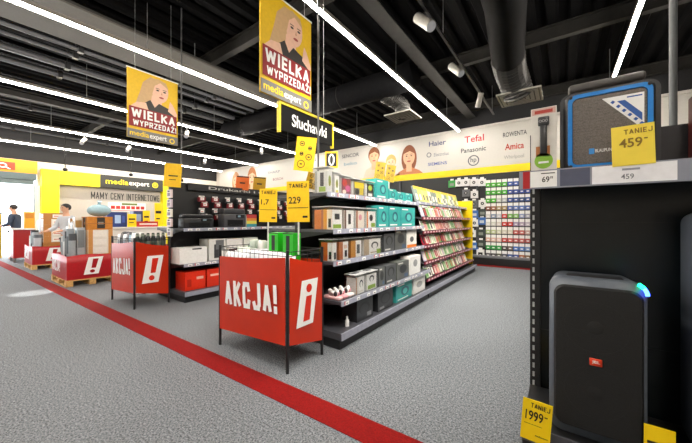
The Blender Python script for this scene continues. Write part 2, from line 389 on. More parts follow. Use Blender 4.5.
logo('SENCOR', 342, 359, 155.5, .14, '#55565a'); logo('beko', 344, 357, 163.5, .12, '#7aa0b0')
logo('SHARP', 268, 280, 172, .12, '#8a8f98'); logo('BOSCH', 273, 283, 179, .12, '#9a6a70'); logo('LG', 308, 316, 160, .14, '#6a6e78')

# ------------------------------------------------------------------ ceiling lights, ducts, spots
def strip(X, Y0, Y1, label):
    t = thing('linear_light', (X, (Y0+Y1)/2, 3.86), label, 'light', 'linear ceiling lights')
    MB().box(X-.026, X+.026, Y0, Y1, 3.905, 3.96, M('light_housing', '#8c8880', .4)).build('housing', t)
    MB().box(X-.019, X+.019, Y0+.01, Y1-.01, 3.87, 3.903, LEDW).build('diffuser', t)
    y = Y0+1
    while y < Y1: MB().tube([(X, y, 3.96), (X, y, CZ+.004)], .006, GALV, 6).build('suspension_wire', t); y += 3
strip(.78, -5, 9.2, 'glowing linear ceiling light behind the portable speaker, rightmost of all')
strip(-2.48, -5, 9.15, 'glowing linear ceiling light running above the headphone gondola to the brand names')
strip(-5.35, -5, 9.2, 'long glowing linear ceiling light running along the wide grey cable tray')
strip(-8.55, -5, 9.2, 'glowing linear ceiling light passing behind the smaller hanging poster')
strip(-11.95, -5, 9.2, 'glowing linear ceiling light two away from the smaller hanging poster towards the entrance')
strip(-15.0, -5, 9.2, 'glowing linear ceiling light nearest to the service point wall')
MB_ = MB().box(-7.0, -5.8, -5, 5.4, 4.38, 4.41, M('pale_cable_tray', '#45433f', .7))
MB_.box(-7.0, -6.97, -5, 5.4, 4.41, 4.45, STEEL).box(-5.83, -5.8, -5, 5.4, 4.41, 4.45, STEEL)
for y in (-3, 0, 3, 5.2):
    for x_ in (-6.98, -5.82): MB_.tube([(x_, y, 4.42), (x_, y, CZ+.004)], .008, GALV, 6)
tag(MB_.build('cable_tray'), 'wide grey cable tray running above a long linear light', 'cable tray')
for X, r, z, lb in ((-7.2, .035, 4.38, 'thin grey ceiling pipe closest to the wide cable tray'), (-7.55, .03, 4.38, 'thin grey ceiling pipe, second from the wide cable tray'),
                    (-8.15, .055, 4.37, 'thick grey ceiling pipe, third from the wide cable tray'), (-8.75, .055, 4.37, 'thick grey ceiling pipe, fourth from the wide cable tray'),
                    (-12.1, .04, 4.38, 'grey ceiling pipe between the two linear lights nearest the entrance'), (-15.2, .04, 4.38, 'grey ceiling pipe closest to the service point wall')):
    p = MB().tube([(X, -5, z), (X, 5.4, z)], r, M('pale_pipe', '#55575b', .5, .2), 10)
    for y in (-1, 1.6, 4.2): p.box(X-r-.012, X+r+.012, y-.04, y+.04, z-r-.012, z+r+.012, BLACK); p.tube([(X, y, z), (X, y, CZ+.004)], .008, BLACK, 6)
    tag(p.build('ceiling_pipe'), lb, 'pipe', 'ceiling pipes')
def flexduct(b, pts, r, n=26):
    pts = [Vector(p) for p in pts]; P = []
    for i in range(n*2+1):
        t = i/(n*2)*(len(pts)-1); k = min(int(t), len(pts)-2); f = t-k
        p0 = pts[max(k-1, 0)]; p1 = pts[k]; p2 = pts[k+1]; p3 = pts[min(k+2, len(pts)-1)]
        P.append(.5*((2*p1)+(p2-p0)*f+(2*p0-5*p1+4*p2-p3)*f*f+(3*p1-p0-3*p2+p3)*f**3))
    b.tube(P, [r*(1+.045*(1 if i % 2 else -1)) for i in range(len(P))], FLEX, 18, smooth=False)
def diffuser(t, X, Y, z, w=.32):
    b = MB().box(X-w, X+w, Y-w, Y+w, z, z+.03, M('vent_plate', '#98958c', .5))
    fr = F((X, Y, z), (1, 0, 0), (0, -1, 0)); lt = M('vent_blade', '#8a8780', .5); dk = M('vent_gap', '#45433f', .6)
    for i in range(4):
        a = w*(.92-.22*i); c_ = a-.02
        b.add([fr.p(*p, .001+.002*i) for p in ((-a, -a), (a, -a), (a, a), (-a, a), (-c_, -c_), (c_, -c_), (c_, c_), (-c_, c_))],
              [(0, 1, 5, 4), (1, 2, 6, 5), (2, 3, 7, 6), (3, 0, 4, 7)], dk)
    for k_ in (-1, 1): b.poly(fr, [(-w*.9, -w*.9*k_), (-w*.86, -w*.9*k_), (w*.9, w*.9*k_), (w*.86, w*.9*k_)], lt, .012)
    o = b.build('diffuser', t); o['label'] = 'square louvred air outlet'
t = thing('air_duct', (-5, 5.95, 3.9), 'big dark round air duct crossing the ceiling behind the aisle sign', 'duct')
pts = [(-9.3, 5.95, 4.29), (-3.0, 5.95, 4.29), (-2.75, 5.95, 4.31), (-2.5, 5.95, 4.36)]
MB().tube(pts, .285, DUCT, 24).build('duct_pipe', t)
b = MB(); flexduct(b, [(-3.3, 6.05, 4.12), (-3.15, 6.25, 4.02), (-3.0, 6.35, 3.88), (-2.95, 6.3, 3.63)], .17, 12); b.build('flexible_hose', t)
for x in (-8.2, -6.3, -4.4): MB().tube([(x, 5.95+.29*math.cos(a), 4.29+.29*math.sin(a)) for a in [math.pi*2*q/20 for q in range(21)]], .01, STEEL, 6, False).tube([(x, 5.95, 4.57), (x, 5.95, 4.705)], .01, STEEL, 6).build('band_clamp', t)
diffuser(t, -2.95, 6.3, 3.6)
t = thing('air_duct', (-.7, 5.4, 3.6), 'black air duct ending in a ribbed hose above the right-hand shelf', 'duct')
MB().tube([(-.55, 3.2, 4.02), (-.58, 4.2, 4.0), (-.68, 5.1, 3.98), (-.73, 5.6, 3.96)], .245, M('black_duct_wrap', '#0a0a0b', .8, noise=.2, scale=14, spec=.1), 24).tube([(-.55, 3.9, 4.2), (-.55, 3.9, 4.705)], .012, STEEL, 6).build('duct_pipe', t)
b = MB(); flexduct(b, [(-.73, 5.6, 3.96), (-.75, 6.0, 3.93), (-.72, 6.35, 3.82), (-.67, 6.55, 3.63)], .25, 12); b.build('flexible_hose', t)
diffuser(t, -.655, 6.6, 3.59, .36)
def spot(X, Y, z, dirv, label, s=1.0, hang=4.0):
    t = thing('spotlight', (X, Y, z), label, 'spotlight', 'ceiling spotlights')
    d = Vector(dirv).normalized(); p = Vector((X, Y, z))
    wm = M('spot_white', '#a5a29a', .45)
    MB().tube([p-d*.18*s, p+d*.11*s], .055*s, wm, 16).build('lamp_body', t)
    b = MB().tube([p+d*.1105*s, p+d*.115*s], .05*s, M('spot_lens', '#b4b4b8', .2, noise=.02, emit=.12), 16)
    q = d.orthogonal().normalized(); r2 = d.cross(q)
    b.build('lens', t)
    MB().tube([p-d*.05*s, p-d*.05*s+Vector((0, 0, .1)), (X-d.x*.05, Y-d.y*.05, hang)], .012, BLACK, 8).build('bracket', t)
trk = MB().box(-1.47, -1.43, 1.5, 8.6, 4.0, 4.03, BLACK)
for y in (1.6, 4.5, 8.4): trk.tube([(-1.45, y, 4.03), (-1.45, y, CZ+.004)], .006, GALV, 6)
tag(trk.build('track_rail'), 'thin black lighting track beside the steel girder over the right aisle', 'track')
trk = MB().box(-.27, -.23, .8, 3.6, 4.0, 4.03, BLACK)  # unseen track, added to carry lamps that brighten the product fronts
for y in (.9, 3.5): trk.tube([(-.25, y, 4.03), (-.25, y, CZ+.004)], .006, GALV, 6)
tag(trk.build('track_rail'), 'short added black lighting track over the aisle in front of the headphone gondola', 'track')
toc = (.62, -.3, -.72)
spot(-1.45, 3.8, 3.84, toc, 'white cylinder spotlight near the top of the photo right of the girder', 1.25, 4.0)
spot(-1.45, 5.25, 3.8, toc, 'white cylinder spotlight next after the topmost one, over the right aisle', 1.1, 4.0)
for q_, y_ in enumerate((1.0, 2.2, 3.4)): spot(-.25, y_, 3.84, (-.6, .25, -.75), 'added white cylinder spotlight on the short aisle track, %s from its near end' % ORD[q_+1], 1.1, 4.0)  # lamps added out of view to brighten the gondola fronts
spot(-1.45, 2.3, 3.84, (-.3, .3, -.9), 'added white cylinder spotlight on the track straight above the nearest bin', 1.1, 4.0)  # extra lamp added above the view to light the shelf goods
spot(-1.45, 6.9, 3.8, (-.3, .3, -.9), 'added white cylinder spotlight farthest along the track, over the case rack', 1.0, 4.0)  # extra lamp added to light the packs in the rack
spot(-8.55, -.4, 3.66, (.6, .7, -1.6), 'added white spotlight on the linear light throwing an oval pool on the carpet', 1.0, 3.86)  # unseen fixture added to make the pale oval on the floor
for (X, Y, lb) in ((-8.6, 4.2, 'white spotlight next to the smaller hanging poster'), (-8.6, 6.8, 'small white spotlight left of the Słuchawki aisle sign'),
                   (-12.0, 3.9, 'small spotlight below the smaller hanging poster, towards the service wall'), (-12.0, 6.6, 'small distant spotlight above the printer gondola'),
                   (-11.95, 2.7, 'small spotlight hanging left of the smaller hanging poster')):
    spot(X, Y, 3.66, (.6, -.4, -.6), lb, 1.0, 3.86)
tag(MB().tube([(.3, 1.95, 1.93), (.3, 1.95, 1.9)], .03, GALV).build('x') if 0 else MB().tube([(.482, 2.32, 1.2), (.482, 2.32, CZ+.004)], .016, M('grey_pole_paint', '#55585a', .45, .3), 12).tube([(.482, 2.32, .0), (.482, 2.32, 1.2)], .03, GALV, 12).build('ceiling_pole'),
    'grey metal pole rising to the ceiling behind the portable speaker shelf', 'pole')
for (X, Y, z, lb) in ((-14.8, 2.85, 3.1, 'black dome camera hanging in front of the yellow service frame'), (-14.9, 4.95, 3.18, 'black dome camera hanging in front of the charcoal fascia')):
    t = thing('dome_camera', (X, Y, z), lb, 'camera')
    MB().tube([(X, Y, z+.08), (X, Y, CZ+.004)], .015, BLACK, 8).build('drop_rod', t)
    MB().sph((X, Y, z), .075, .075, .07, BLACK).build('dome', t)

# ------------------------------------------------------------------ hanging signs
def hair_portrait(b, fr, s):
    person = dict(hair='#a8835e')
    hr = hexmat('#cda878', .5); sk = hexmat('#ecbfa4', .5); dk = hexmat('#2a2320', .5); lip = hexmat('#a8453f', .5)
    b.poly(fr, [(.1, .5), (.16, .7), (.2, .86), (.3, .97), (.42, .97), (.5, .9), (.5, .75), (.34, .55), (.28, .46)], hr, .002)
    b.poly(fr, [(.3, .5), (.46, .5), (.46, .7), (.32, .7)], sk, .003)
    b.ell(fr, .44, .78, .115, .165, sk, .004, rot=-.15)
    b.poly(fr, [(.28, .74), (.31, .9), (.4, .98), (.52, .95), (.56, .86), (.44, .93), (.36, .86), (.33, .74)], hr, .005)
    b.poly(fr, [(.08, .44), (.66, .44), (.69, .5), (.56, .56), (.42, .6), (.36, .52), (.3, .62), (.2, .54)], dk, .005)
    b.poly(fr, [(.02, .44), (.28, .44), (.24, .56), (.12, .54)], sk, .006)
    b.poly(fr, [(.55, .52), (.68, .44), (.69, .5), (.62, .64), (.58, .68)], sk, .006)
    for x in (.4, .5): b.ell(fr, x, .8, .022, .012, dk, .007); b.rect(fr, x-.028, .825, x+.028, .833, dk, .007)
    b.poly(fr, [(.445, .745), (.47, .745), (.46, .79)], hexmat('#c68f74', .5), .007)
    b.ell(fr, .455, .7, .035, .014, lip, .007)
def poster(X, Y0, label):
    t = thing('hanging_poster', (X, Y0+.35, 2.46), label, 'poster')
    for sgn in (1, -1):
        fr = FX(X+.006, Y0, 2.46) if sgn > 0 else F((X-.006, Y0+.7, 2.46), (0, -1, 0))
        if sgn > 0: MB().box(X-.006, X+.006, Y0, Y0+.7, 2.46, 3.47, hexmat('#e6bb06', .5)).build('board', t)
        b = MB(); hair_portrait(b, fr, 1); b.build('portrait_print', t) if sgn > 0 else None
        b = MB().rect(fr, .02, .17, .68, .46, hexmat('#8f0c14', .5), .008)
        b.block(fr, 'WIELKA', .05, .305, .65, .44, WHITE, .01, .3); b.block(fr, 'WYPRZEDAŻ!', .07, .19, .67, .275, WHITE, .01, .3)
        if sgn < 0: b.rect(fr, 0, 0, .7, 1.0, hexmat('#e6bb06', .5), .002)
        b.rect(fr, 0, 0, .7, .13, hexmat('#77756f', .4), .008).text(fr, 'media', .03, .035, .28, .11, YEL, .01).text(fr, 'expert', .29, .01, .53, .1, WHITE, .01)
        b.ring(fr, .61, .055, .04, .04, .014, YEL, .01)
        if sgn > 0: b.rect(fr, .52, .135, .66, .165, YEL, .009)
        b.build('lettering', t)
    h = MB()
    h.box(X-.009, X+.009, Y0-.01, Y0+.71, 3.47, 3.485, WHITE); h.tube([(X, Y0+.1, 3.48), (X, Y0+.1, CZ+.004)], .003, GALV, 6).tube([(X, Y0+.6, 3.48), (X, Y0+.6, CZ+.004)], .003, GALV, 6)
    h.build('hanger', t)
poster(-2.3, 1.8, 'larger yellow and red sale poster hanging closest to the camera above AKCJA bin')
poster(-5.1, 1.645, 'smaller-looking yellow and red sale poster hanging above the second AKCJA bin')
def pole(X, Y, z0, lb):
    p = MB().tube([(X, Y, z0), (X, Y, CZ+.004)], .011, M('dark_pole', '#4c4d4f', .4, .3), 10)
    p.tube([(X, Y, z0), (X, Y, z0+.04)], .03, BLACK, 10)
    return tag(p.build('hanging_pole'), lb, 'pole')
pole(-2.24, 2.56, 1.60, 'dark vertical pole running up in front of the Słuchawki sign')
pole(-5.02, 2.37, 1.875, 'dark vertical pole beside the smaller hanging sale poster')
t = thing('aisle_sign', (-2.32, 2.48, 2.31), 'black aisle sign with yellow corner brackets reading Słuchawki', 'sign')
MB().box(-2.33, -2.31, 2.06, 2.9, 2.17, 2.43, M('aisle_sign_black', '#070708', .6, spec=.2)).build('board', t)
YB = M('yellow_bracket', '#d9c21a', .4)
b = MB(); b.box(-2.34, -2.3, 2.04, 2.92, 2.43, 2.455, YB).box(-2.34, -2.3, 2.04, 2.06, 2.14, 2.43, YB).box(-2.34, -2.3, 2.9, 2.92, 2.14, 2.43, YB)
b.build('bracket', t)
MB().text(FX(-2.31, 2.06, 2.17), 'Słuchawki', .16, .07, .73, .2, WHITE, .002).build('lettering', t)
MB().tube([(-2.32, 2.3, 2.455), (-2.32, 2.3, 2.46)], .004, GALV, 6).tube([(-2.32, 2.75, 2.455), (-2.32, 2.75, CZ+.004)], .003, GALV, 6).build('hanger', t)

# ------------------------------------------------------------------ price cards
def card(name_label, fr, w, h, mat=None, lines=None, stick=None, thick=.004, group='yellow price cards', ink=None):
    mat = mat or YELCARD; ink = ink or INK
    t = thing('price_card', fr.p(0, 0), name_label, 'price card', group)
    MB().fbox(fr, -w/2, w/2, 0, h, -thick, 0, mat).build('card', t)
    b = MB()
    for (s, a0, b0, a1, b1) in (lines or []):
        if s == 'TANIEJ': b.block(fr, s, -w/2+a0*w, b0*h, -w/2+a1*w, b1*h, ink, .0012, .26)
        elif s == '-': b.rect(fr, -w/2+a0*w, b0*h, -w/2+a1*w, b1*h, ink, .001)
        else: b.text(fr, s, -w/2+a0*w, b0*h, -w/2+a1*w, b1*h, ink, .0012, True)
    if lines: b.build('lettering', t)
    if stick is not None:
        p = fr.p(0, 0, -.008); MB().tube([p+Vector((0, 0, h*.4)), (p.x, p.y, stick)], .007, M('clear_stick', '#cfcfc8', .3), 8).build('stick', t)
    return t
def camfr(X, Y, Z, tilt=0):             # a card turned to face the walkway at the front left of the shop
    return F((X, Y, Z), (.88, .47, 0)).tilt(tilt)

# ------------------------------------------------------------------ gondola shelving
def gondola(label, Xc, Y0, Y1, right, left, top, base_x, end=None, maroon=False, base_xl=None, secs=2, panel_mat=None):
    t = thing('gondola_shelf', (Xc, (Y0+Y1)/2, 0), label, 'shelving', 'gondola shelving')
    base_xl = base_xl if base_xl is not None else 2*Xc-base_x
    d = MB().box(base_xl+.03, base_x-.03, Y0+.02, Y1, .002, .1, BLACK)
    d.box(base_xl, base_x, Y0, Y1, .1, .164, SHELF).box(base_x, base_x+.012, Y0, Y1, .1, .167, LIPB)
    d.build('base_deck', t)
    MB().box(Xc-.02, Xc+.02, Y0+.03, Y1, .164, top, panel_mat or BLACK).build('back_panel', t)
    for i in range(secs+1):
        y = Y0+(Y1-Y0)*i/secs
        y0, y1 = (y, y+.03) if i == 0 else (y-.015, y+.015)
        if i == secs: y0, y1 = y-.03, y
        u = MB().box(Xc-.035, Xc+.035, y0, y1, .164, top+.01, BLACK)
        if i == 0:
            z = .25
            while z < top-.05: u.box(Xc-.006, Xc+.006, y0-.0015, y0, z, z+.02, M('slot_grey', '#5a5b5c', .5)); z += .05
        u.build('upright', t)
    for side, lst in ((1, right), (-1, left)):
        for j, (z, xf, rail) in enumerate(lst):
            xb = Xc+side*.022
            s = MB().box(xb, xf, Y0+.005, Y1-.003, z-.028, z-.0005, SHELF)
            for q in range(secs+1):         # cantilever brackets
                y = min(max(Y0+(Y1-Y0)*q/secs, Y0+.006), Y1-.012)
                s.prism([(xb, y, z-.03), (xf-.03*side, y, z-.03), (xb, y, z-.1)], (0, .005, 0), BLACK)
            so = s.build('shelf', t)
            r = MB().box(xf, xf+side*.012, Y0+.005, Y1-.003, z-.042, z+.006, rail)
            fr = FX(xf+side*.012, 0, z-.04) if side > 0 else F((xf-.012, 0, z-.04), (0, -1, 0))
            y = Y0+.06
            while y < Y1-.12:
                if random.random() < .8:
                    ln = random.choice((.06, .07, .1))
                    a0, a1 = (y, y+ln) if side > 0 else (-y-ln, -y)
                    r.rect(fr, a0, .005, a1, .038, WHITE, .001)
                    r.rect(fr, a0+.015, .012, a1-.015, .02, INK, .0015)
                    if random.random() < .3: r.rect(fr, a0-.015, .004, a0, .04, RD, .0015)
                y += random.choice((.12, .15, .2))
            r.build('price_rail', so)
    return t
GA = gondola('dark grey headphone gondola shelving behind the nearest AKCJA bin', -2.28, 2.27, 4.62,
        [(1.525, -1.88, RAIL), (1.155, -1.80, RAIL), (.84, -1.80, RAIL), (.465, -1.705, RAIL)],
        [(1.525, -2.68, RAIL), (1.155, -2.76, RAIL), (.84, -2.76, RAIL), (.465, -2.8, RAIL)], 1.56, -1.70)
MAROON = M('maroon_price_rail', '#7a1030', .4, noise=.25, scale=40)

# ---- products
def pane_box(label, X1, Y0, Y1, z, h, d, faces, name='product_box', cat='product box', group=None, side='#d8d4cc', top=None, rough=.4):
    """carton whose printed front faces the aisle (+x); faces = printed patches (a0,b0,a1,b1,colour) in fractions."""
    z += .001
    w = Y1-Y0; fr = FX(X1, Y0, z)
    b = MB().box(X1-d, X1, Y0, Y1, z, z+h, hexmat(side, rough))
    fe = F((X1-d, Y0, z), (1, 0, 0))
    for (a0, b0, a1, b1, cx) in faces:
        if cx.startswith('e'): b.rect(fe, a0*d, b0*h, a1*d, b1*h, hexmat(cx[1:], rough), .0008+.0004*len(b.f)/8)
        elif cx.startswith('o'): b.ell(fr, (a0+a1)/2*w, (b0+b1)/2*h, abs(a1-a0)/2*w, abs(b1-b0)/2*h, hexmat(cx[1:], rough), .001+.0003*len(b.f)/6)
        else: b.rect(fr, a0*w, b0*h, a1*w, b1*h, hexmat(cx, rough), .0008+.0003*len(b.f)/6)
    return tag(b.build(name), label, cat, group)
def safer(label, X1, Y0, Y1, z, h, d, lid=True):
    """clear anti-theft case standing on the shelf around a carton"""
    z += .001
    t = thing('security_case', ((X1-d/2), (Y0+Y1)/2, z), label, 'security case', 'clear security cases')
    b = MB(); th = .003
    b.box(X1-th, X1, Y0, Y1, z, z+h, CLEAR).box(X1-d, X1-d+th, Y0, Y1, z, z+h, CLEAR).box(X1-d+th, X1-th, Y0, Y0+th, z, z+h, CLEAR).box(X1-d+th, X1-th, Y1-th, Y1, z, z+h, CLEAR)
    b.build('clear_shell', t)
    e = MB().box(X1-d-.002, X1+.002, Y0-.002, Y1+.002, z+h, z+h+.007, M('case_lid_grey', '#c4c5c5', .3))
    e.box(X1-d*.5-.03, X1-d*.5+.03, (Y0+Y1)/2-.04, (Y0+Y1)/2+.04, z+h+.007, z+h+.015, M('case_lock', '#6c6d70', .35))
    lo = e.build('lid', t); lo['label'] = 'grey locking lid'
    return t
def incase(desc, where, px0, px1, X1, z, h, d, faces, side='#e8e4dc'):
    Y0, _ = at_X(X1, px0); Y1, _ = at_X(X1, px1)
    safer('clear case holding %s %s' % (desc, where), X1, Y0, Y1-.006, z, h, d)
    pane_box('%s in clear case %s' % (desc, where), X1-.012, Y0+.015, Y1-.02, z, h*.88, d-.03, faces, 'boxed_headphones', 'product box', None, side)
OR = '#e07b1f'; WH = '#efece6'; DK = '#26262a'; GR = '#8fb03a'; PK = '#d98c9a'
phones = lambda bg, ac: [(0, 0, .3, 1, ac), (.3, 0, 1, 1, bg), (.42, .35, .85, .8, 'o'+DK), (.5, .35, .78, .7, 'o'+bg), (.38, .08, .9, .16, ac)]
T = 'on top gondola shelf'
Xt = -1.9
incase('pale carton with black headset and green foot', T, 326.8, 334, Xt, 1.525, .255, .19, [(0, 0, 1, 1, '#d9d8d4'), (.3, .3, .8, .8, 'o#7d8a30'), (0, 0, 1, 1, 'e#d4d4d0'), (.45, .3, .75, .92, 'e#2c2d30'), (.35, .05, .9, .28, 'e'+GR), (.0, .0, .2, 1, 'e#9a9c98')])
incase('white and yellow-green earphone carton', T, 334.8, 341, Xt, 1.525, .215, .15, [(0, 0, 1, 1, WH), (.25, .3, .75, .8, 'o#7d8a30'), (.2, .05, .8, .2, '#d2c54a')])
incase('red and violet patterned earphone carton', T, 341.5, 352.5, Xt, 1.525, .2, .15, [(0, 0, 1, 1, '#7c3a4a'), (.1, .5, .6, .95, 'o#b8303a'), (.4, .2, .95, .6, 'o#c8578a'), (.1, .05, .5, .3, 'o#e6d3c0')])
incase('yellow and grey headset carton', T, 353.5, 366, Xt, 1.525, .19, .15, [(0, 0, 1, 1, '#77716a'), (.1, .55, .95, .95, '#e8cc2a'), (.55, .1, .9, .6, '#cbb32a'), (.15, .1, .5, .5, 'o'+DK)])
incase('black and lime earphone carton', T, 367, 375, Xt, 1.525, .19, .15, [(0, 0, 1, 1, DK), (.2, .5, .8, .9, 'o#b7c83a'), (.2, .1, .8, .3, WH)])
def tealbox(where, px0, px1, X1, z, h, d):
    Y0, _ = at_X(X1, px0); Y1, _ = at_X(X1, px1)
    z += .001; w = Y1-Y0-.006
    b = MB().box(X1-d, X1, Y0, Y0+w, z, z+h, TEAL); fr = FX(X1, Y0, z)
    b.ell(fr, w*.55, h*.5, w*.25, h*.25, hexmat('#2c5f70', .4), .001).ell(fr, w*.55, h*.48, w*.14, h*.17, hexmat('#55b8b2', .4), .0015)
    b.rect(fr, w*.1, h*.86, w*.5, h*.92, WHITE, .001).rect(fr, w*.1, h*.08, w*.75, h*.14, WHITE, .001).rect(fr, 0, 0, w*.06, h, hexmat('#2f8f96', .4), .0008)
    tag(b.build('headphone_carton'), 'teal headphone carton '+where, 'product box', 'teal cartons')
tealbox('tall, nearest of those on the top shelf', 376, 388.5, Xt, 1.525, .25, .16)
tealbox('on the top shelf, second from its near end', 389, 396.5, Xt, 1.525, .15, .15)
tealbox('on the top shelf, third of the low ones behind the tall one', 397, 404.5, Xt, 1.525, .13, .15)
tealbox('on the top shelf beside the phone case rack', 405, 412.5, Xt, 1.525, .13, .15)
S2 = 'on second gondola shelf'; X2 = -1.83
incase('orange sided white carton with dark screen picture', S2, 332, 344, X2, 1.155, .225, .26, [(0, 0, 1, 1, WH), (.25, .5, .75, .8, '#2c3238'), (.1, .05, .9, .25, GR), (0, 0, 1, 1, 'e#f0e2cc'), (0, 0, .4, 1, 'e'+OR), (.4, 0, .52, 1, 'e#b5683a'), (.52, 0, .72, 1, 'e#e9a030'), (.8, .1, .95, .55, 'e'+DK)], OR)
incase('white carton with slim black phone picture', S2, 344.8, 355.5, X2, 1.155, .225, .15, [(0, 0, 1, 1, WH), (.38, .25, .68, .8, DK), (0, 0, .16, 1, '#6c4a3a')])
incase('cream carton with pink earbuds', S2, 356.3, 366, X2, 1.155, .225, .15, [(0, 0, 1, 1, '#e9dccd'), (.3, .45, .7, .8, 'o'+PK), (0, 0, .2, 1, '#b07050')])
incase('white carton with green corner', S2, 366.8, 377, X2, 1.155, .225, .15, [(0, 0, 1, 1, WH), (.3, .4, .7, .8, 'o'+DK), (.5, .05, .95, .3, GR), (0, 0, .15, 1, OR)])
tealbox('on the second shelf, nearest of its three', 378, 388.5, X2, 1.155, .275, .17)
tealbox('in the middle of the three on the second shelf', 389, 400, X2, 1.155, .275, .17)
tealbox('on the second shelf, the one beside the phone case rack', 400.5, 415, X2, 1.155, .275, .17)
S3 = 'on middle gondola shelf'
incase('orange and white carton with dark remote', S3, 332, 338.5, X2, .84, .21, .17, [(0, 0, 1, 1, WH), (.42, .08, .9, .45, DK), (0, 0, 1, 1, 'e'+WH), (0, 0, .6, 1, 'e#c96a2a'), (.72, .1, .95, .5, 'e'+DK)], OR)
incase('brown and white carton with small black plug', S3, 339.3, 350, X2, .84, .21, .16, [(0, 0, .4, 1, '#b5683a'), (.4, 0, 1, 1, WH), (.6, .12, .88, .5, DK), (.5, .6, .9, .8, '#e0bfa8')], '#c57a4a')
incase('amber carton with slim white phone picture', S3, 351, 363, X2, .84, .21, .16, [(0, 0, .45, 1, '#c98a3a'), (.45, 0, 1, 1, WH), (.55, .2, .85, .75, '#4f5356')], '#b5763a')
incase('white carton with black headphones and green edge', S3, 364, 382, X2, .84, .21, .16, phones(WH, '#b9a58c')+[(.75, .0, 1, .3, GR)])
def greybox(where, px0, px1, X1, z, h, d, faces, side='#4e5052', name='headphone_carton', base='dark grey headphone carton'):
    Y0, _ = at_X(X1, px0); Y1, _ = at_X(X1, px1)
    pane_box(base+' '+where, X1, Y0, Y1-.008, z, h, d, faces, name, 'product box', None, side)
dk1 = [(0, 0, 1, 1, '#55585a'), (.15, .35, .85, .9, 'o#2c2e30'), (.28, .35, .72, .8, 'o#55585a'), (.1, .08, .6, .16, '#c8c8c4')]
dk2 = [(0, 0, 1, 1, '#616462'), (.2, .3, .8, .8, 'o#36383a'), (.1, .86, .5, .93, '#d0d0cc'), (.6, .05, .9, .25, '#49607c')]
greybox('on the middle shelf, next to the cased cartons', 384, 394.5, X2, .84, .23, .16, dk1)
greybox('on the middle shelf with a blue corner', 395, 406.5, X2, .84, .27, .16, dk2)
greybox('with orange foot at the far end of the middle shelf', 407, 416.5, X2, .84, .27, .14, [(0, 0, 1, 1, WH), (.3, .3, .7, .6, 'o#5a5c5e'), (0, 0, 1, .16, OR)], WH, base='white headphone carton')
S4 = 'on lower gondola shelf'; X4 = -1.74
def tray(label, px0, px1, col, X1=X4):
    Y0, _ = at_X(X1, px0); Y1, _ = at_X(X1, px1); fr = F((X1-.2, Y0, .466), (0, 1, 0), (1, 0, .0))
    t = MB().rbox(F((0, 0, 0), (1, 0, 0), (0, 1, 0)), X1-.2, X1, Y0, Y1-.006, .4665, .5, hexmat(col, .4), .01, 2)
    cy_ = (Y0+Y1)/2
    ringpts = [(X1-.1+.05*math.cos(a), cy_+max(.012, (Y1-Y0)/2-.022)*math.sin(a), .535+.02*math.sin(a*2)) for a in [math.pi*2*q/16 for q in range(17)]]
    t.tube(ringpts, .014, WHITE, 8, False); t.sph((X1-.06, cy_+(Y1-Y0)*.27, .525), .022, .014, .026, hexmat(PK, .4)); t.sph((X1-.06, cy_-(Y1-Y0)*.27, .525), .022, .014, .026, hexmat('#3a3436', .4))
    tag(t.build('headset_tray'), label, 'headset')
tray('white neckband headset in a pink tray at the near end of the lower shelf', 339.3, 343.6, '#e3b8b8')
tray('white neckband headset in a rosy tray, second along the lower shelf', 344, 349, '#d99aa0')
tray('white neckband headset in a pale tray touching the white cartons', 349.4, 355, '#ecdcd8')
incase('white carton with black headphones', S4, 356, 366, X4, .465, .2, .15, phones(WH, '#d8d2c8')+[(.0, 0, .12, 1, '#b78a6a')])
incase('white carton with headphones and green print', S4, 367, 378, X4, .465, .2, .15, [(0, 0, 1, 1, WH), (.25, .5, .75, .9, 'o'+DK), (.35, .5, .65, .8, 'o'+WH), (.1, .05, .9, .3, GR)])
greybox('slim, right after the green printed carton on the lower shelf', 379, 385, X4, .465, .22, .15, dk2)
greybox('on the lower shelf in the middle of the grey ones', 386, 396, X4, .465, .22, .15, dk1)
greybox('on the lower shelf right before the white one', 397, 409, X4, .465, .23, .15, dk2, '#5d615c')
greybox('at the far end of the lower shelf', 410, 420.5, X4, .465, .26, .15, [(0, 0, 1, 1, '#e6e6e4'), (.3, .4, .7, .8, 'o#9a9c9e')], WH, base='plain white headphone carton')
X5 = -1.75
greybox('big, nearest on the bottom deck', 357, 373, X5, .165, .225, .2, [(0, 0, 1, 1, '#303236'), (.1, .3, .8, .85, 'o#1d1e21'), (.2, .3, .7, .75, 'o#303236'), (.62, .1, .9, .3, '#7a7c80')], '#2b2d30', 'speaker_carton', 'black speaker carton')
greybox('big, second on the bottom deck', 378, 393, X5, .165, .225, .2, [(0, 0, 1, 1, '#383a3d'), (.15, .3, .85, .9, 'o#242528'), (.25, .35, .75, .8, 'o#383a3d'), (.1, .08, .4, .2, '#8a8c90')], '#2e3033', 'speaker_carton', 'black speaker carton')
tealbox('alone on the bottom deck', 396, 412, X5, .165, .235, .2)
greybox('at the far end of the bottom deck', 413.5, 425, X5, .165, .23, .2, [(0, 0, 1, 1, '#e9e9e6'), (.25, .3, .75, .7, 'o#a7a9aa')], WH, 'speaker_carton', 'white speaker carton')
Y0, _ = at_X(X5, 349.5)
b = MB().tube([(X5-.03, Y0, .166), (X5-.03, Y0, .2), (X5-.03, Y0, .23), (X5-.03, Y0, .235), (X5-.03, Y0, .265)], [.022, .022, .02, .011, .011], WHITE, 14)
tag(b.build('small_bottle'), 'small white bottle at the near end of the bottom deck', 'bottle')

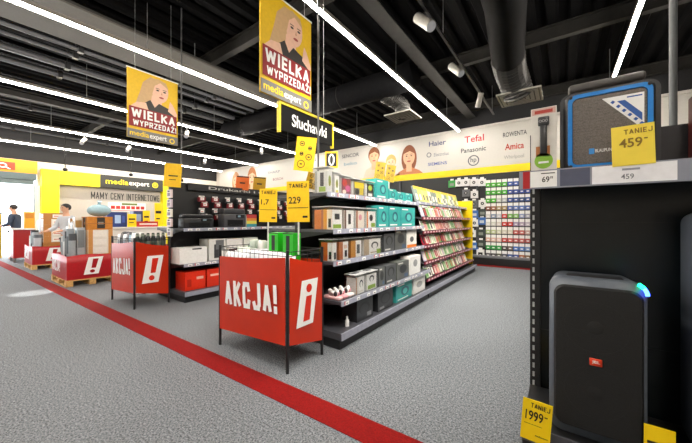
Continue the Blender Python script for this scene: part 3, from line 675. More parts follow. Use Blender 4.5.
# ---- rack of leaning phone case packs
RY0, RY1 = 4.64, 7.82
t = gondola('long phone case rack with maroon price rails beyond the headphone shelves', -2.28, RY0, RY1,
        [(1.555, -1.93, RAIL)], [(1.5, -2.68, RAIL), (1.1, -2.76, RAIL), (.7, -2.8, RAIL)], 1.7, -1.70, secs=3)
rows = [(1.30, -1.84, 'second'), (1.07, -1.83, 'third'), (.83, -1.82, 'fourth'), (.57, -1.80, 'fifth'), (.30, -1.76, 'lowest')]
for z, xf, _ in rows:        # sloped trays
    s = MB().prism([(-2.258, RY0+.006, z+.05), (xf, RY0+.006, z-.02), (xf, RY0+.006, z-.035), (-2.258, RY0+.006, z+.03)], (0, RY1-RY0-.06, 0), SHELF)
    so = s.build('sloped_shelf', t)
    lb_ = MB().box(xf, xf+.012, RY0+.006, RY1-.05, z-.045, z+.0, MAROON); y = RY0+.05
    while y < RY1-.15: lb_.rect(FX(xf+.012, 0, z-.043), y, .006, y+.07, .036, hexmat('#e8c8cc', .4), .001); y += .14
    lb_.build('price_rail', so)
MB().box(-2.26, -1.79, RY1-.028, RY1-.002, .166, 1.72, YEL).build('end_board', t)['label'] = 'yellow end board'
PCOL = ['#dccfc2', '#cf7f88', '#a9c49a', '#a82438', '#dfae94', '#5f9a55', '#25272c', '#b9b0c4', '#b4683f', '#efe9df']
PNAME = ['cream', 'dusty pink', 'pale green', 'crimson', 'peach', 'leaf green', 'black', 'lilac grey', 'copper', 'white']
protos = {}
def pack_proto(i, j, loc):
    """slim phone case pack leaning back: window card with a phone case shape"""
    X, Y, z = loc; lean = .36
    fr = F((X, Y, z), (0, 1, 0), (-lean, 0, 1))
    b = MB().fbox(fr, 0, .118, 0, .2, -.016, 0, hexmat(PCOL[i], .35))
    b.rect(fr, .022, .02, .09, .14, hexmat(PCOL[(i+3+j*4) % 10], .3), .0008); b.ell(fr, .04, .12, .009, .009, INK, .0012, 10)
    b.rect(fr, .0, .165, .118, .2, hexmat(PCOL[(i*3+j+1) % 10], .35), .0008); b.rect(fr, .02, .163, .07, .174, INK if i not in (6,) else WHITE, .0012)
    return b.build('phone_case_pack', None, (X, Y, z))
npk = 19
for (z, xf, rn) in rows:
    cols = [int(random.random()*10) for _ in range(npk)]
    if rn in ('fifth', 'lowest'):
        for q in range(7, 12): cols[q] = random.choice((2, 5, 5, 0))
    for q in range(npk):
        i = cols[q]; j = q % 2
        loc = (xf-.012, RY0+.05+q*.134, z+.008)
        key = (i, j)
        if key not in protos: protos[key] = o = pack_proto(i, j, loc)
        else: o = protos[key].copy(); COL.objects.link(o); o.location = loc
        tag(o, '%s phone case pack, %s from the near end of the rack\'s %s tier' % (PNAME[i], ORD[q+1], rn), 'phone case', 'phone case packs in the rack')
tops = {}
TCOL = [('#e6d77a', 'pale yellow'), ('#ece9dc', 'off-white'), ('#b9c66a', 'lime'), ('#7d8a86', 'grey green'), ('#d8cf9a', 'straw')]
for q in range(16):
    i = random.randrange(5); loc = (-1.95, RY0+.05+q*.157, 1.567)
    if i not in tops:
        fr = F(loc, (0, 1, 0), (-.28, 0, 1)); b = MB().fbox(fr, 0, .14, 0, .27, -.03, 0, hexmat(TCOL[i][0], .4))
        b.rect(fr, .03, .03, .11, .13, hexmat('#5a5d58' if i < 2 else '#eceade', .4), .001).rect(fr, 0, .22, .14, .27, hexmat('#d9b92a', .4), .001)
        tops[i] = o = b.build('accessory_pack', None, loc)
    else:
        o = tops[i].copy(); COL.objects.link(o); o.location = loc
    tag(o, '%s accessory pack on top of the phone case rack, %s from its near end' % (TCOL[i][1], ORD[q+1]), 'accessory pack', 'accessory packs on the rack top')

# ------------------------------------------------------------------ printer gondola (left)
GC0, GC1 = 2.2, 8.3
t = gondola('dark printer gondola with hanging ink packs behind the second AKCJA bin', -5.05, GC0, GC1,
        [(1.12, -4.6, RAIL), (.58, -4.6, RAIL)], [(1.12, -5.5, RAIL), (.58, -5.5, RAIL)], 1.86, -4.56, secs=3)
hb = MB().box(-5.02, -4.98, 2.46, 4.9, 1.75, 1.86, M('header_black', '#1d1d20', .4)).build('header_sign', t); hb['label'] = 'black header with white lettering'
MB().text(FX(-4.98, 2.46, 1.75), 'Drukarki i tusze', .35, .03, 1.9, .08, hexmat('#b8b8b4', .5), .002, True).build('lettering', hb)
INKC = ['#7a1420', '#2a2a2e', '#451018', '#35363a']
INKN = ['dark red', 'black', 'maroon', 'charcoal']
ips = {}
prow = 0
for r_, z in enumerate((1.63, 1.535, 1.42, 1.325)):
    for q in range(11):
        y = 2.66+q*.24+(.05 if r_ % 2 else 0); i = (random.choice((0, 0, 2, 1)) if r_ in (1, 3) else random.choice((1, 3, 1, 0)))
        loc = (-4.93, y, z)
        if i not in ips:
            b = MB().box(-4.95, -4.915, y-.06, y+.06, z-.07, z+.005, hexmat(INKC[i], .4)); fr = FX(-4.915, y, z)
            b.rect(fr, -.03, -.045, .035, .0, WHITE, .001); b.rect(fr, -.022, -.03, .02, -.02, RD, .0015)
            b.box(-4.934, -4.93, y-.05, y+.05, z+.005, z+.03, hexmat('#dcdad4', .4))
            ips[i] = o = b.build('ink_pack', None, loc)
        else:
            o = ips[i].copy(); COL.objects.link(o); o.location = loc
        tag(o, '%s ink pack hanging above the printers, %s along row %s from the top' % (INKN[i], ORD[q+1], 'one two three four'.split()[r_]), 'ink cartridge', 'ink packs above the printers')
        MB().tube([(-5.03, y, z+.022), (-4.905, y, z+.022)], .003, GALV, 6).build('hook', t)
def printer(label, px0, px1, X1, z, h, d, col, tray=True):
    Y0, _ = at_X(X1, px0); Y1, _ = at_X(X1, px1); z += .001; w = Y1-Y0
    t = thing('printer', (X1-d/2, (Y0+Y1)/2, z), label, 'printer'); fr = FX(X1, Y0, z); m = hexmat(col, .4); dkm = hexmat('#0e0f11', .35)
    b = MB().rbox(fr, 0, w, 0, h*.72, -d, 0, m, .02, 3); b.rect(fr, w*.15, h*.1, w*.85, h*.4, dkm, .001); b.build('printer_body', t)
    MB().rbox(fr, 0.004, w-.004, h*.725, h, -d+.02, -.02, hexmat('#3b3c40' if col != '#2a2b2e' else '#222326', .35), .02, 3).build('scanner_lid', t)
    if tray: MB().fbox(fr, w*.2, w*.8, h*.12, h*.16, -.05, .03, hexmat('#1b1c1f', .4)).build('paper_tray', t)
    b = MB().fbox(fr, w*.55, w*.9, h*.5, h*.68, .0, .012, hexmat('#15161a', .3)); b.rect(F(fr.p(0, 0, .012), fr.r), w*.6, h*.54, w*.72, h*.64, hexmat('#8aa4b4', .3), .0008); b.build('control_panel', t)
printer('low dark grey printer at the near end of the upper printer shelf', 184, 214, -4.68, 1.12, .22, .2, '#2a2b2e')
printer('taller grey printer behind the low one on the upper shelf', 224, 246, -4.68, 1.12, .33, .2, '#4a4b4f')
def shelfbox(label, px0, px1, X1, z, h, d, base, faces, name='carton'):
    Y0, _ = at_X(X1, px0); Y1, _ = at_X(X1, px1); pane_box(label, X1, Y0, Y1-.01, z, h, d, faces, name, 'carton', None, base)
shelfbox('small rainbow striped carton beside the taller printer', 246.5, 257, -4.66, 1.12, .23, .2, '#d9d5cc', [(0, 0, 1, .25, '#3f9aa8'), (0, .25, 1, .5, '#d9cf5a'), (0, .5, 1, .7, '#d98a3a'), (0, .7, 1, 1, '#b83a3a')])
shelfbox('plain white printer carton on the lower printer shelf', 179.5, 207.5, -4.64, .58, .24, .28, '#f0f0ee', [(0, 0, 1, 1, '#f2f2f0'), (.45, .86, .8, .95, '#2b2b2d')])
shelfbox('white printer carton with a black printer picture', 209, 226, -4.68, .58, .35, .3, '#dcdcd8', [(0, 0, 1, 1, '#e2e2de'), (.3, .1, .75, .75, '#3a3b3d'), (.4, .5, .9, .95, '#6b6d70')])
shelfbox('white carton with red and dark printer picture', 227, 243, -4.68, .58, .34, .3, '#dcdcd8', [(0, 0, 1, 1, '#e8e6e2'), (.1, .1, .9, .5, '#4a3030'), (.2, .12, .6, .3, '#8a3a34')])
shelfbox('white carton with green leafy print', 244, 258, -4.68, .58, .34, .3, '#dcdcd8', [(0, 0, 1, 1, '#e2e6dc'), (.1, .1, .7, .6, 'o#7da07a'), (.4, .4, .9, .9, 'o#4a6a4e')])
shelfbox('glossy red printer carton on the bottom deck', 185, 206, -4.64, .165, .28, .3, '#d8290d', [(0, 0, 1, 1, '#dd2f12'), (.55, .55, .9, .7, '#f0b0a0'), (.1, .2, .3, .6, '#b01f0a')])
shelfbox('second red printer carton further along the bottom deck', 207, 224, -4.64, .165, .28, .3, '#d02a10', [(0, 0, 1, 1, '#d8321a'), (.2, .6, .8, .72, '#f0b8a8')])
# end of the printer gondola: column of hanging packs
for q, (z, c_, n_) in enumerate(((1.72, '#d9c8cc', 'pale pink'), (1.57, '#cdbcc6', 'lilac'), (1.42, '#e2ded2', 'cream'), (1.27, '#e3cfd0', 'rose'), (1.12, '#d5d2d0', 'grey'))):
    b = MB().box(-5.0, -4.87, 2.14, 2.17, z-.125, z, hexmat(c_, .4)); fr = FY(-5.0, 2.14, z)
    b.rect(fr, .02, -.1, .11, -.05, hexmat('#7c6a78', .4), .001).rect(fr, .03, -.035, .1, -.015, INK, .001)
    b.tube([(-4.935, 2.2, z-.012), (-4.935, 2.14, z-.012)], .003, GALV, 6)
    tag(b.build('hanging_pack'), '%s blister pack on the near end of the printer gondola, %s from top' % (n_, ORD[q+1]), 'blister pack', 'packs on the gondola end')

# ------------------------------------------------------------------ AKCJA wire bins
REDI = hexmat('#d62a10', .4)
def excl(b, fr, x, y, w, h, dot_top, off=.002, red=None):
    sl = .16*w
    b.poly(fr, [(x-sl, y), (x+w-sl*1.0, y), (x+w+sl, y+h), (x+sl, y+h)], WHITE, off)
    rd = red or REDI; c0 = x+w*.5
    if dot_top:
        b.ell(fr, c0+sl*.55, y+h*.81, w*.17, h*.095, rd, off+.002); b.poly(fr, [(c0-w*.27, y+h*.1), (c0+w*.12, y+h*.1), (c0+w*.26, y+h*.64), (c0-w*.08, y+h*.64)], rd, off+.002)
    else:
        b.ell(fr, c0-sl*.5, y+h*.18, w*.17, h*.095, rd, off+.002); b.poly(fr, [(c0-w*.15, y+h*.36), (c0+w*.15, y+h*.36), (c0+w*.34, y+h*.9), (c0-w*.04, y+h*.9)], rd, off+.002)
def wire_bin(X0, X1, Y0, Y1, label, dot_top, rise=.055):
    t = thing('wire_bin', ((X0+X1)/2, (Y0+Y1)/2, 0), label, 'promotional bin', 'wire sale bins')
    for x in (X0, X1):
        for y in (Y0, Y1): MB().tube([(x, y, .001), (x, y, 1.0)], .014, BLACK, 10).build('leg', t)
    b = MB(); r = .0035
    for z in (.2, .95, .985):
        b.tube([(X0, Y0, z), (X1, Y0, z)], r, BLACK, 6).tube([(X1, Y0, z), (X1, Y1, z)], r, BLACK, 6).tube([(X1, Y1, z), (X0, Y1, z)], r, BLACK, 6).tube([(X0, Y1, z), (X0, Y0, z)], r, BLACK, 6)
    n = 16
    for i in range(1, n):
        x = X0+(X1-X0)*i/n
        for y in (Y0, Y1): b.tube([(x, y, .2), (x, y, .985)], .002, BLACK, 5, False)
    n = 9
    for i in range(1, n):
        y = Y0+(Y1-Y0)*i/n
        for x in (X0, X1): b.tube([(x, y, .2), (x, y, .985)], .002, BLACK, 5, False)
    b.build('wire_basket', t)
    MB().box(X0+.01, X1-.01, Y0+.01, Y1-.01, .66, .668, SHELF).build('basket_floor', t)
    p0 = MB(); fr = FY(X0, Y0-.012, .17); w, h = X1-X0, .72
    N = 14                                     # vinyl panel sagging slightly between the legs
    def sheet(fr, w, h, m, t0=0, t1=0):
        vs = []; fs = []
        for j in range(7):
            for i in range(N+1):
                a = i/N; c_ = j/6
                vs.append(fr.p(.012+a*(w-.024), c_*h+t0+(t1-t0)*a-.012*math.sin(math.pi*a)*(1 if j == 6 else 0), .004*math.sin(math.pi*a)*math.sin(math.pi*c_*1.0)))
        for j in range(6):
            for i in range(N): fs.append((j*(N+1)+i, j*(N+1)+i+1, (j+1)*(N+1)+i+1, (j+1)*(N+1)+i))
        return MB().add(vs, fs, m, True)
    po = sheet(fr, w, h, REDP, 0, rise).build('front_panel', t)
    ft = fr.tilt(math.degrees(math.atan2(rise, w))); MB().block(ft, 'AKCJA!', w*.14, h*.35, w*.92, h*.68, WHITE, .009, .37).build('lettering', po)
    fr2 = FX(X1+.012, Y0, .17); w2 = Y1-Y0
    po = sheet(fr2, w2, h, REDP, rise, -.03).build('side_panel', t)
    b = MB(); excl(b, fr2, w2*.26, h*.24, w2*.48, h*.54, dot_top, .009); b.build('symbol_print', po)
    sheet(F((X1, Y1+.012, .165), (-1, 0, 0)), w, h, REDP).build('back_panel', t)
    sheet(F((X0-.012, Y1, .165), (0, -1, 0)), w2, h, REDP).build('side_panel', t)
    return t
wire_bin(-2.78, -1.81, 1.69, 2.12, 'nearest black wire bin with glossy red AKCJA! panels and an i symbol', True)
wire_bin(-5.72, -4.84, 1.65, 2.1, 'second black wire bin with red AKCJA! panels and exclamation mark, below smaller poster', False)
# goods in the nearest bin
def softpack(name, label, c, sx, sy, sz, col, rz=0, cat='packet', group=None, accent=None):
    cx, cy, cz = c
    bm = bmesh.new(); bmesh.ops.create_cube(bm, size=1); bmesh.ops.subdivide_edges(bm, edges=list(bm.edges), cuts=3, use_grid_fill=True)
    rnd = random.Random(hash((round(cx*100), round(cy*100), name.__len__())) & 0xffff)
    b = MB(); vs = []
    for v in bm.verts:
        k = 1-.55*max(0, abs(v.co.z)*2-.55)*(1-abs(v.co.x)*.6); p = Vector((v.co.x*sx, v.co.y*sy*k, v.co.z*sz))
        p += Vector((rnd.uniform(-1, 1)*sx*.04, rnd.uniform(-1, 1)*sy*.06, rnd.uniform(-1, 1)*sz*.03 if v.co.z > -.49 else 0))
        p = Matrix.Rotation(rz, 3, 'Z') @ p; vs.append(p+Vector((cx, cy, cz+sz/2)))
    bm.verts.index_update(); fs = [[v.index for v in f.verts] for f in bm.faces]
    top = [f for f in bm.faces]
    n0 = len(fs); b.add(vs, fs, hexmat(col, .35), True)
    if accent:
        mi = b.mi(hexmat(accent, .35))
        for k, f in enumerate(bm.faces):
            c_ = f.calc_center_median()
            if abs(c_.z) < .2 and abs(c_.x) < .3: b.m[k] = mi
    bm.free()
    return tag(b.build(name), label, cat, group)
zf = .669
k = 0
pcs = [('#d5d0d8', '#8f78b8', 'white and violet'), ('#cfd4d8', '#9aa0bc', 'plain whitish'), ('#e2e0e4', '#b48cc0', 'white and pale mauve'), ('#c9d2c4', '#7f9a86', 'sage green'), ('#d8d8d6', '#5e6462', 'white and dark grey')]
BX = [-2.68, -2.55, -2.42, -2.29, -2.16, -2.03, -1.9]
for r_, yy in enumerate((1.77, 1.915)):
    for q, xx in enumerate(BX):
        if r_ == 1 and q in (4, 5, 6): continue
        i = (3 if q == 0 and r_ else 4 if q == 1 and r_ else random.randrange(3))
        softpack('soft_packet', '%s soft packet, %s from the left in the nearest bin\'s %s row' % (pcs[i][2], ORD[q+1], ('front', 'second')[r_]), (xx, yy, zf), .098, .13, random.uniform(.25, .3), pcs[i][0], 0, 'packet', 'soft packets in the nearest bin', pcs[i][1])
for q, xx in enumerate(BX[:2]):
    softpack('soft_packet', ('grey green', 'black and white', 'dark olive', 'charcoal')[q]+' soft packet at the back left of the nearest bin', (xx, 2.05, zf), .1, .1, .36, ('#9aa89c', '#c4c4c0', '#5c6a58', '#46484a')[q], 0, 'packet', 'dark packets in the nearest bin', ('#5a6a60', '#222', '#33402f', '#1c1c1e')[q] if q != 1 else '#222222')
GREEN = hexmat('#22c020', .4)
for q, (xa, lb) in enumerate(((-2.405, 'bright green carton with black window in the nearest bin, under the left card'), (-2.195, 'bright green carton with black window in the nearest bin, beside the right card stick'))):
    b = MB().box(xa, xa+.14, 1.99, 2.09, zf, zf+.455, GREEN); fr = FY(xa, 1.99, zf)
    b.rect(fr, .045, .28, .095, .43, INK, .001).rect(fr, .0, .445, .14, .455, INK, .001)
    tag(b.build('green_carton'), lb, 'product box', 'green cartons in the bin')
x, z = at_Y(1.85, 267, 222); x2, z2 = at_Y(1.85, 297.5, 222)
card('yellow price card on a stick in the nearest bin, left of two', camfr(x, 1.86, z, -1), .175, .315, None, [('1,7', .1, .5, .55, .68), ('-', .05, .36, .95, .375), ('-', .7, .1, .92, .15), ('TANIEJ', .1, .84, .9, .94)], .95)
card('yellow price card on a stick in the nearest bin, right and larger', camfr(x2, 1.86, z2, 1), .2, .355, None, [('229', .08, .45, .62, .62), ('-', .05, .34, .95, .355), ('-', .7, .1, .92, .15), ('TANIEJ', .1, .84, .9, .94)], .95)
# goods in the second bin
for q in range(6):
    X = -5.0-.0*q; xx = -5.02+.0; yy = 1.72+q*.068
    b = MB(); pts = [(0, .0), (0, .3), (0, .33), (0, .345), (0, .39)]
    x_ = -4.94-(q % 2)*.0; cm = hexmat(('#26302c', '#2f3a33', '#26282b')[q % 3], .3)
    b.tube([(x_, yy, zf+p[1]) for p in pts], [.032, .032, .026, .018, .018], cm, 14); b.tube([(x_, yy, zf+.345), (x_, yy, zf+.375)], .021, hexmat('#85907f', .35), 14)
    b.tube([(x_, yy, zf+.18), (x_, yy, zf+.27)], .0325, hexmat(('#7f8a80', '#59655c')[q % 2], .4), 14, False)
    tag(b.build('dark_bottle'), 'dark green capped bottle beside the exclamation panel, %s from the near corner' % ORD[q+1], 'bottle', 'bottles in the second bin')
for q, (xx, c_, a_, n_) in enumerate(((-5.62, '#e6e8ea', '#222222', 'white and black'), (-5.5, '#32343a', '#8a8f9a', 'charcoal'), (-5.38, '#dfe6ee', '#6fa0c8', 'white and blue'), (-5.26, '#3c3e44', '#c8c8c8', 'dark grey'), (-5.14, '#8fb6cc', '#e8eef2', 'sky blue'), (-5.05, '#e8e8e6', '#aab4bc', 'white'))):
    softpack('soft_packet', n_+' soft packet standing along the AKCJA! front of the second bin', (xx, 1.76, zf), .1, .12, .36+.03*(q % 2), c_, 0, 'packet', 'packets in the second bin', a_)

# ------------------------------------------------------------------ pallet bins of cartons at the entrance
def pallet_bin(X0, X1, Y0, Y1, h, label):
    t = thing('pallet_bin', ((X0+X1)/2, (Y0+Y1)/2, 0), label, 'pallet bin', 'red pallet bins')
    p = MB()
    for x in (X0, (X0+X1)/2-.06, X1-.12):
        for y in (Y0, (Y0+Y1)/2-.05, Y1-.1): p.box(x, x+.12, y, y+.1, .022, .1, PINE)
    for y in (Y0, (Y0+Y1)/2-.05, Y1-.1): p.box(X0, X1, y, y+.1, .002, .022, PINE)
    for i in range(6): p.box(X0+(X1-X0-.12)*i/5, X0+(X1-X0-.12)*i/5+.12, Y0, Y1, .1, .122, PINE)
    p.build('pallet', t)
    a0, a1, b0, b1 = X0+.01, X1-.01, Y0+.01, Y1-.01
    c = MB(); e = .03; z0, z1 = .123, h
    def wall(pa, pb, n_):
        pa, pb, n_ = Vector(pa), Vector(pb), Vector(n_); th = .008
        vs = []; K = 8
        for j in range(4):
            for i in range(K+1):
                u = i/K; v = j/3
                for s in (0, 1):
                    vs.append(pa.lerp(pb, u)+Vector((0, 0, z0+(z1-z0)*v+(.012*math.sin(u*7+pa.x) if j == 3 else 0)))+n_*(.025*math.sin(math.pi*u)*math.sin(math.pi*v*.8)-s*th))
        fs = []
        q = lambda j, i, s: (j*(K+1)+i)*2+s
        for j in range(3):
            for i in range(K):
                fs += [(q(j, i, 0), q(j, i+1, 0), q(j+1, i+1, 0), q(j+1, i, 0)), (q(j, i, 1), q(j+1, i, 1), q(j+1, i+1, 1), q(j, i+1, 1))]
        for i in range(K): fs.append((q(3, i, 0), q(3, i+1, 0), q(3, i+1, 1), q(3, i, 1)))
        c.add(vs, fs, DKRED, True)
    wall((a0, b0, 0), (a1, b0, 0), (0, -1, 0)); wall((a1, b0, 0), (a1, b1, 0), (1, 0, 0)); wall((a1, b1, 0), (a0, b1, 0), (0, 1, 0)); wall((a0, b1, 0), (a0, b0, 0), (-1, 0, 0))
    c.box(a0+.01, a1-.01, b0+.01, b1-.01, .123, .13, DKRED)
    co = c.build('carton_body', t)
    b = MB(); w = b1-b0; hh = z1-z0
    excl(b, FX(a1+.022, b0, z0), w*.36, hh*.17, w*.3, hh*.72, False, .004, hexmat('#a30c16', .4)); b.block(FY(a0, b0-.026, z0), 'AKCJA!', .2, hh*.3, .85, hh*.75, WHITE, .003)
    b.build('symbol_print', co)
    return t
pallet_bin(-8.6, -7.42, 1.44, 2.22, .58, 'red carton bin on a pallet beside the red floor stripe, nearer of two')
pallet_bin(-11.75, -10.7, 1.44, 2.22, .58, 'red carton bin on a pallet, the farther one towards the entrance')
def carton(label, x0, x1, y0, y1, z0, z1, mat, patches=(), name='carton', cat='carton', group=None):
    b = MB().box(x0, x1, y0, y1, z0, z1, mat)
    fr = FX(x1, y0, z0); w, h = y1-y0, z1-z0; fr2 = FY(x0, y0, z0); w2 = x1-x0
    for (a0, b0, a1, b1, c_) in patches:
        b.rect(fr, a0*w, b0*h, a1*w, b1*h, hexmat(c_, .5), .0015+.0005*len(b.f)/6); b.rect(fr2, a0*w2, b0*h, a1*w2, b1*h, hexmat(c_, .5), .0015+.0005*len(b.f)/6)
    return tag(b.build(name), label, cat, group)
# nearer pallet bin: stacked brown cartons, dark rolls, pale packs
bx = -7.5
tape = [(.1, .1, .92, .9, '#e8ded2'), (.15, .45, .9, .55, '#b04a3a')]
WC = M('white_carton_card', '#ddd6cc', .6, noise=.05)
for zz, hh, i in ((.131, .22, 0), (.352, .22, 0), (.573, .16, 1), (.734, .16, 2), (.895, .16, 3), (1.056, .26, 4)):
    carton(('brown carton at the very bottom of the stack in the nearer pallet bin', 'brown carton low in the stack', 'white fronted carton at the bottom of the nearer pallet bin\'s stack', 'white fronted carton second up in the brown stack of the nearer pallet bin', 'white fronted carton third up in the brown stack of the nearer pallet bin', 'orange brown carton with a dark picture on top of the nearer pallet bin\'s stack')[i if i != 0 else (0 if zz < .2 else 1)] if i == 0 else
           ('', 'white fronted carton at rim height in the nearer pallet bin\'s stack', 'white fronted carton midway up the nearer pallet bin\'s stack', 'white fronted carton right under the orange brown top carton', 'orange brown carton with dark picture topping the nearer pallet bin\'s stack')[i],
           bx-.42, bx, 1.77, 2.17, zz, zz+hh, CARDB2 if i in (0, 4) else WC,
           [(.02, 0, .2, 1, '#c58a4a'), (.2, .15, .75, .85, '#e6e0d8'), (.82, 0, 1, 1, '#c58a4a')] if i not in (0, 4) else ([(.36, .1, .68, .95, '#2c2622'), (.4, .4, .62, .6, '#8a8078'), (0, .45, 1, .5, '#a05f24')] if i == 4 else []), 'carton', 'carton', 'stack in the nearer pallet bin')
for q in range(5):
    yy = 1.54+q*.0; xx = -7.53-q*.14; hh = (.86, .95, .9, .82, .8)[q]
    b = MB().tube([(xx, 1.55, .131), (xx+.0, 1.55, .131+hh)], .055, hexmat(('#4c5156', '#8e979d', '#2e3236', '#9aa3a8', '#c4c9cb')[q], .35), 16)
    b.tube([(xx, 1.55, .13+hh*.5), (xx, 1.55, .13+hh*.85)], .0558, hexmat(('#9aa1a6', '#5a6268', '#70777c', '#dde0e2', '#8a9298')[q], .35), 16, False)
    tag(b.build('foil_roll'), ('dark grey', 'silver', 'black', 'pale silver', 'whitish')[q]+' upright roll standing at the front edge of the nearer pallet bin', 'roll', 'rolls in the nearer pallet bin')
for q in range(5):
    xx = -7.6-q*.17; cn = ('pale grey', 'cream', 'silver', 'brown', 'white')[q]
    carton(cn+' tall slim carton in the nearer pallet bin, standing behind the rolls', xx-.15, xx, 1.635, 1.755, .131, (1.1, 1.3, 1.2, 1.28, 1.12)[q], hexmat(('#b5bcc2', '#d8d0c0', '#9aa4aa', '#a8763e', '#d0d2d2')[q], .4), [(.1, .6, .9, .95, ('#7f878c', '#a8824e', '#d2d6d6', '#d8ccb8', '#5a6670')[q]), (.2, .15, .6, .4, '#6a5a48')], 'carton', 'carton', 'tall cartons in the nearer pallet bin')
b = MB().sph((-7.7, 2.0, 1.445), .17, .2, .125, hexmat('#9fc0cc', .25)); b.tube([(-7.7, 2.0, 1.55), (-7.7, 2.0, 1.6), (-7.68, 2.0, 1.63)], [.04, .02, .04], hexmat('#9fc0cc', .25), 10)
tag(b.build('plastic_bag'), 'pale blue knotted plastic bag lying on the topmost brown carton', 'bag')
# farther pallet bin
for i, (zz, hh) in enumerate(((.131, .3), (.432, .24), (.673, .15), (.824, .15), (.975, .15), (1.126, .15), (1.277, .15))):
    carton('%s carton in the farther pallet bin\'s stack, %s from the bottom' % ('brown' if i < 2 else 'white fronted', ORD[i+1]), -11.1, -10.78, 1.66, 2.15, zz, zz+hh, CARDB if i < 2 or i == 6 else WC,
           [(0, 0, .3, 1, '#b5793c'), (.35, .2, .95, .8, '#ece4dc'), (.4, .4, .9, .55, '#c77a6a')] if i > 1 else [], 'carton', 'carton', 'stack in the farther pallet bin')
for q in range(4):
    xx = -10.85-q*.2; hh = (.74, .8, .85, .7)[q]
    b = MB().tube([(xx, 1.57, .131), (xx, 1.57, .131+hh)], .075, hexmat(('#5a5f66', '#aab0b6', '#3c4046', '#c8ccd0')[q], .35), 16)
    b.tube([(xx, 1.57, .13+hh*.6), (xx, 1.57, .13+hh*.9)], .0758, hexmat(('#b8bcc2', '#787f86', '#8a9096', '#e6e8ea')[q], .35), 16, False)
    tag(b.build('foil_roll'), ('dark grey', 'silver', 'black', 'pale')[q]+' upright roll at the front edge of the farther pallet bin', 'roll', 'rolls in the farther pallet bin')
carton('tall pale grey carton sticking up in the farther pallet bin', -11.45, -11.2, 1.68, 2.1, .131, 1.42, hexmat('#cfd3d6', .4), [(.1, .55, .9, .95, '#9098a0')])
carton('tall white carton at the back of the farther pallet bin', -11.72, -11.5, 1.68, 2.1, .131, 1.25, hexmat('#dcdcd8', .4), [(.1, .5, .9, .9, '#a8a49a')])
# red display stand further left
t = thing('display_stand', (-13.4, 1.6, 0), 'tall dark red display stand with a white top near the entrance', 'display stand')
MB().box(-13.75, -13.05, 1.38, 1.84, .12, .96, hexmat('#a01418', .4)).build('red_body', t)
b = MB()
for x in (-13.72, -13.08):
    for y in (1.41, 1.81): b.tube([(x, y, .001), (x, y, .12)], .03, GALV, 8)
b.build('foot', t)
MB().box(-13.8, -13.0, 1.34, 1.88, .96, 1.0, hexmat('#e4e4e4', .4)).build('top_board', t)
b = MB().fbox(FY(-13.75, 1.38, .12), .06, .3, .02, .8, 0, .01, hexmat('#e4dcd8', .4)); b.build('price_sheet', t)
carton('orange yellow carton standing on the red display stand', -13.2, -13.02, 1.6, 1.82, 1.001, 1.5, hexmat('#e0a21c', .5), [(.1, .6, .9, .9, '#c8801a')])

# ------------------------------------------------------------------ people near the entrance
def skin_mesh(name, verts, edges, radii, mat, parent, levels=2):
    me = bpy.data.meshes.new(name); me.from_pydata([Vector(v) for v in verts], edges, []); me.update()
    o = bpy.data.objects.new(name, me); COL.objects.link(o)
    md = o.modifiers.new('skin', 'SKIN'); md.use_smooth_shade = True
    for i, r in enumerate(radii):
        d = me.skin_vertices[0].data[i]; d.radius = r if isinstance(r, tuple) else (r, r); d.use_root = (i == 0)
    s = o.modifiers.new('sub', 'SUBSURF'); s.levels = levels; s.render_levels = levels
    bpy.context.view_layer.update()
    em = bpy.data.meshes.new_from_object(o.evaluated_get(bpy.context.evaluated_depsgraph_get()))
    bpy.data.objects.remove(o); bpy.data.meshes.remove(me)
    em.materials.clear(); em.materials.append(mat); em.name = name
    for p in em.polygons: p.use_smooth = True; p.material_index = 0
    n = bpy.data.objects.new(name, em); COL.objects.link(n); n.parent = parent; ORG[n] = ORG[parent]
    return n
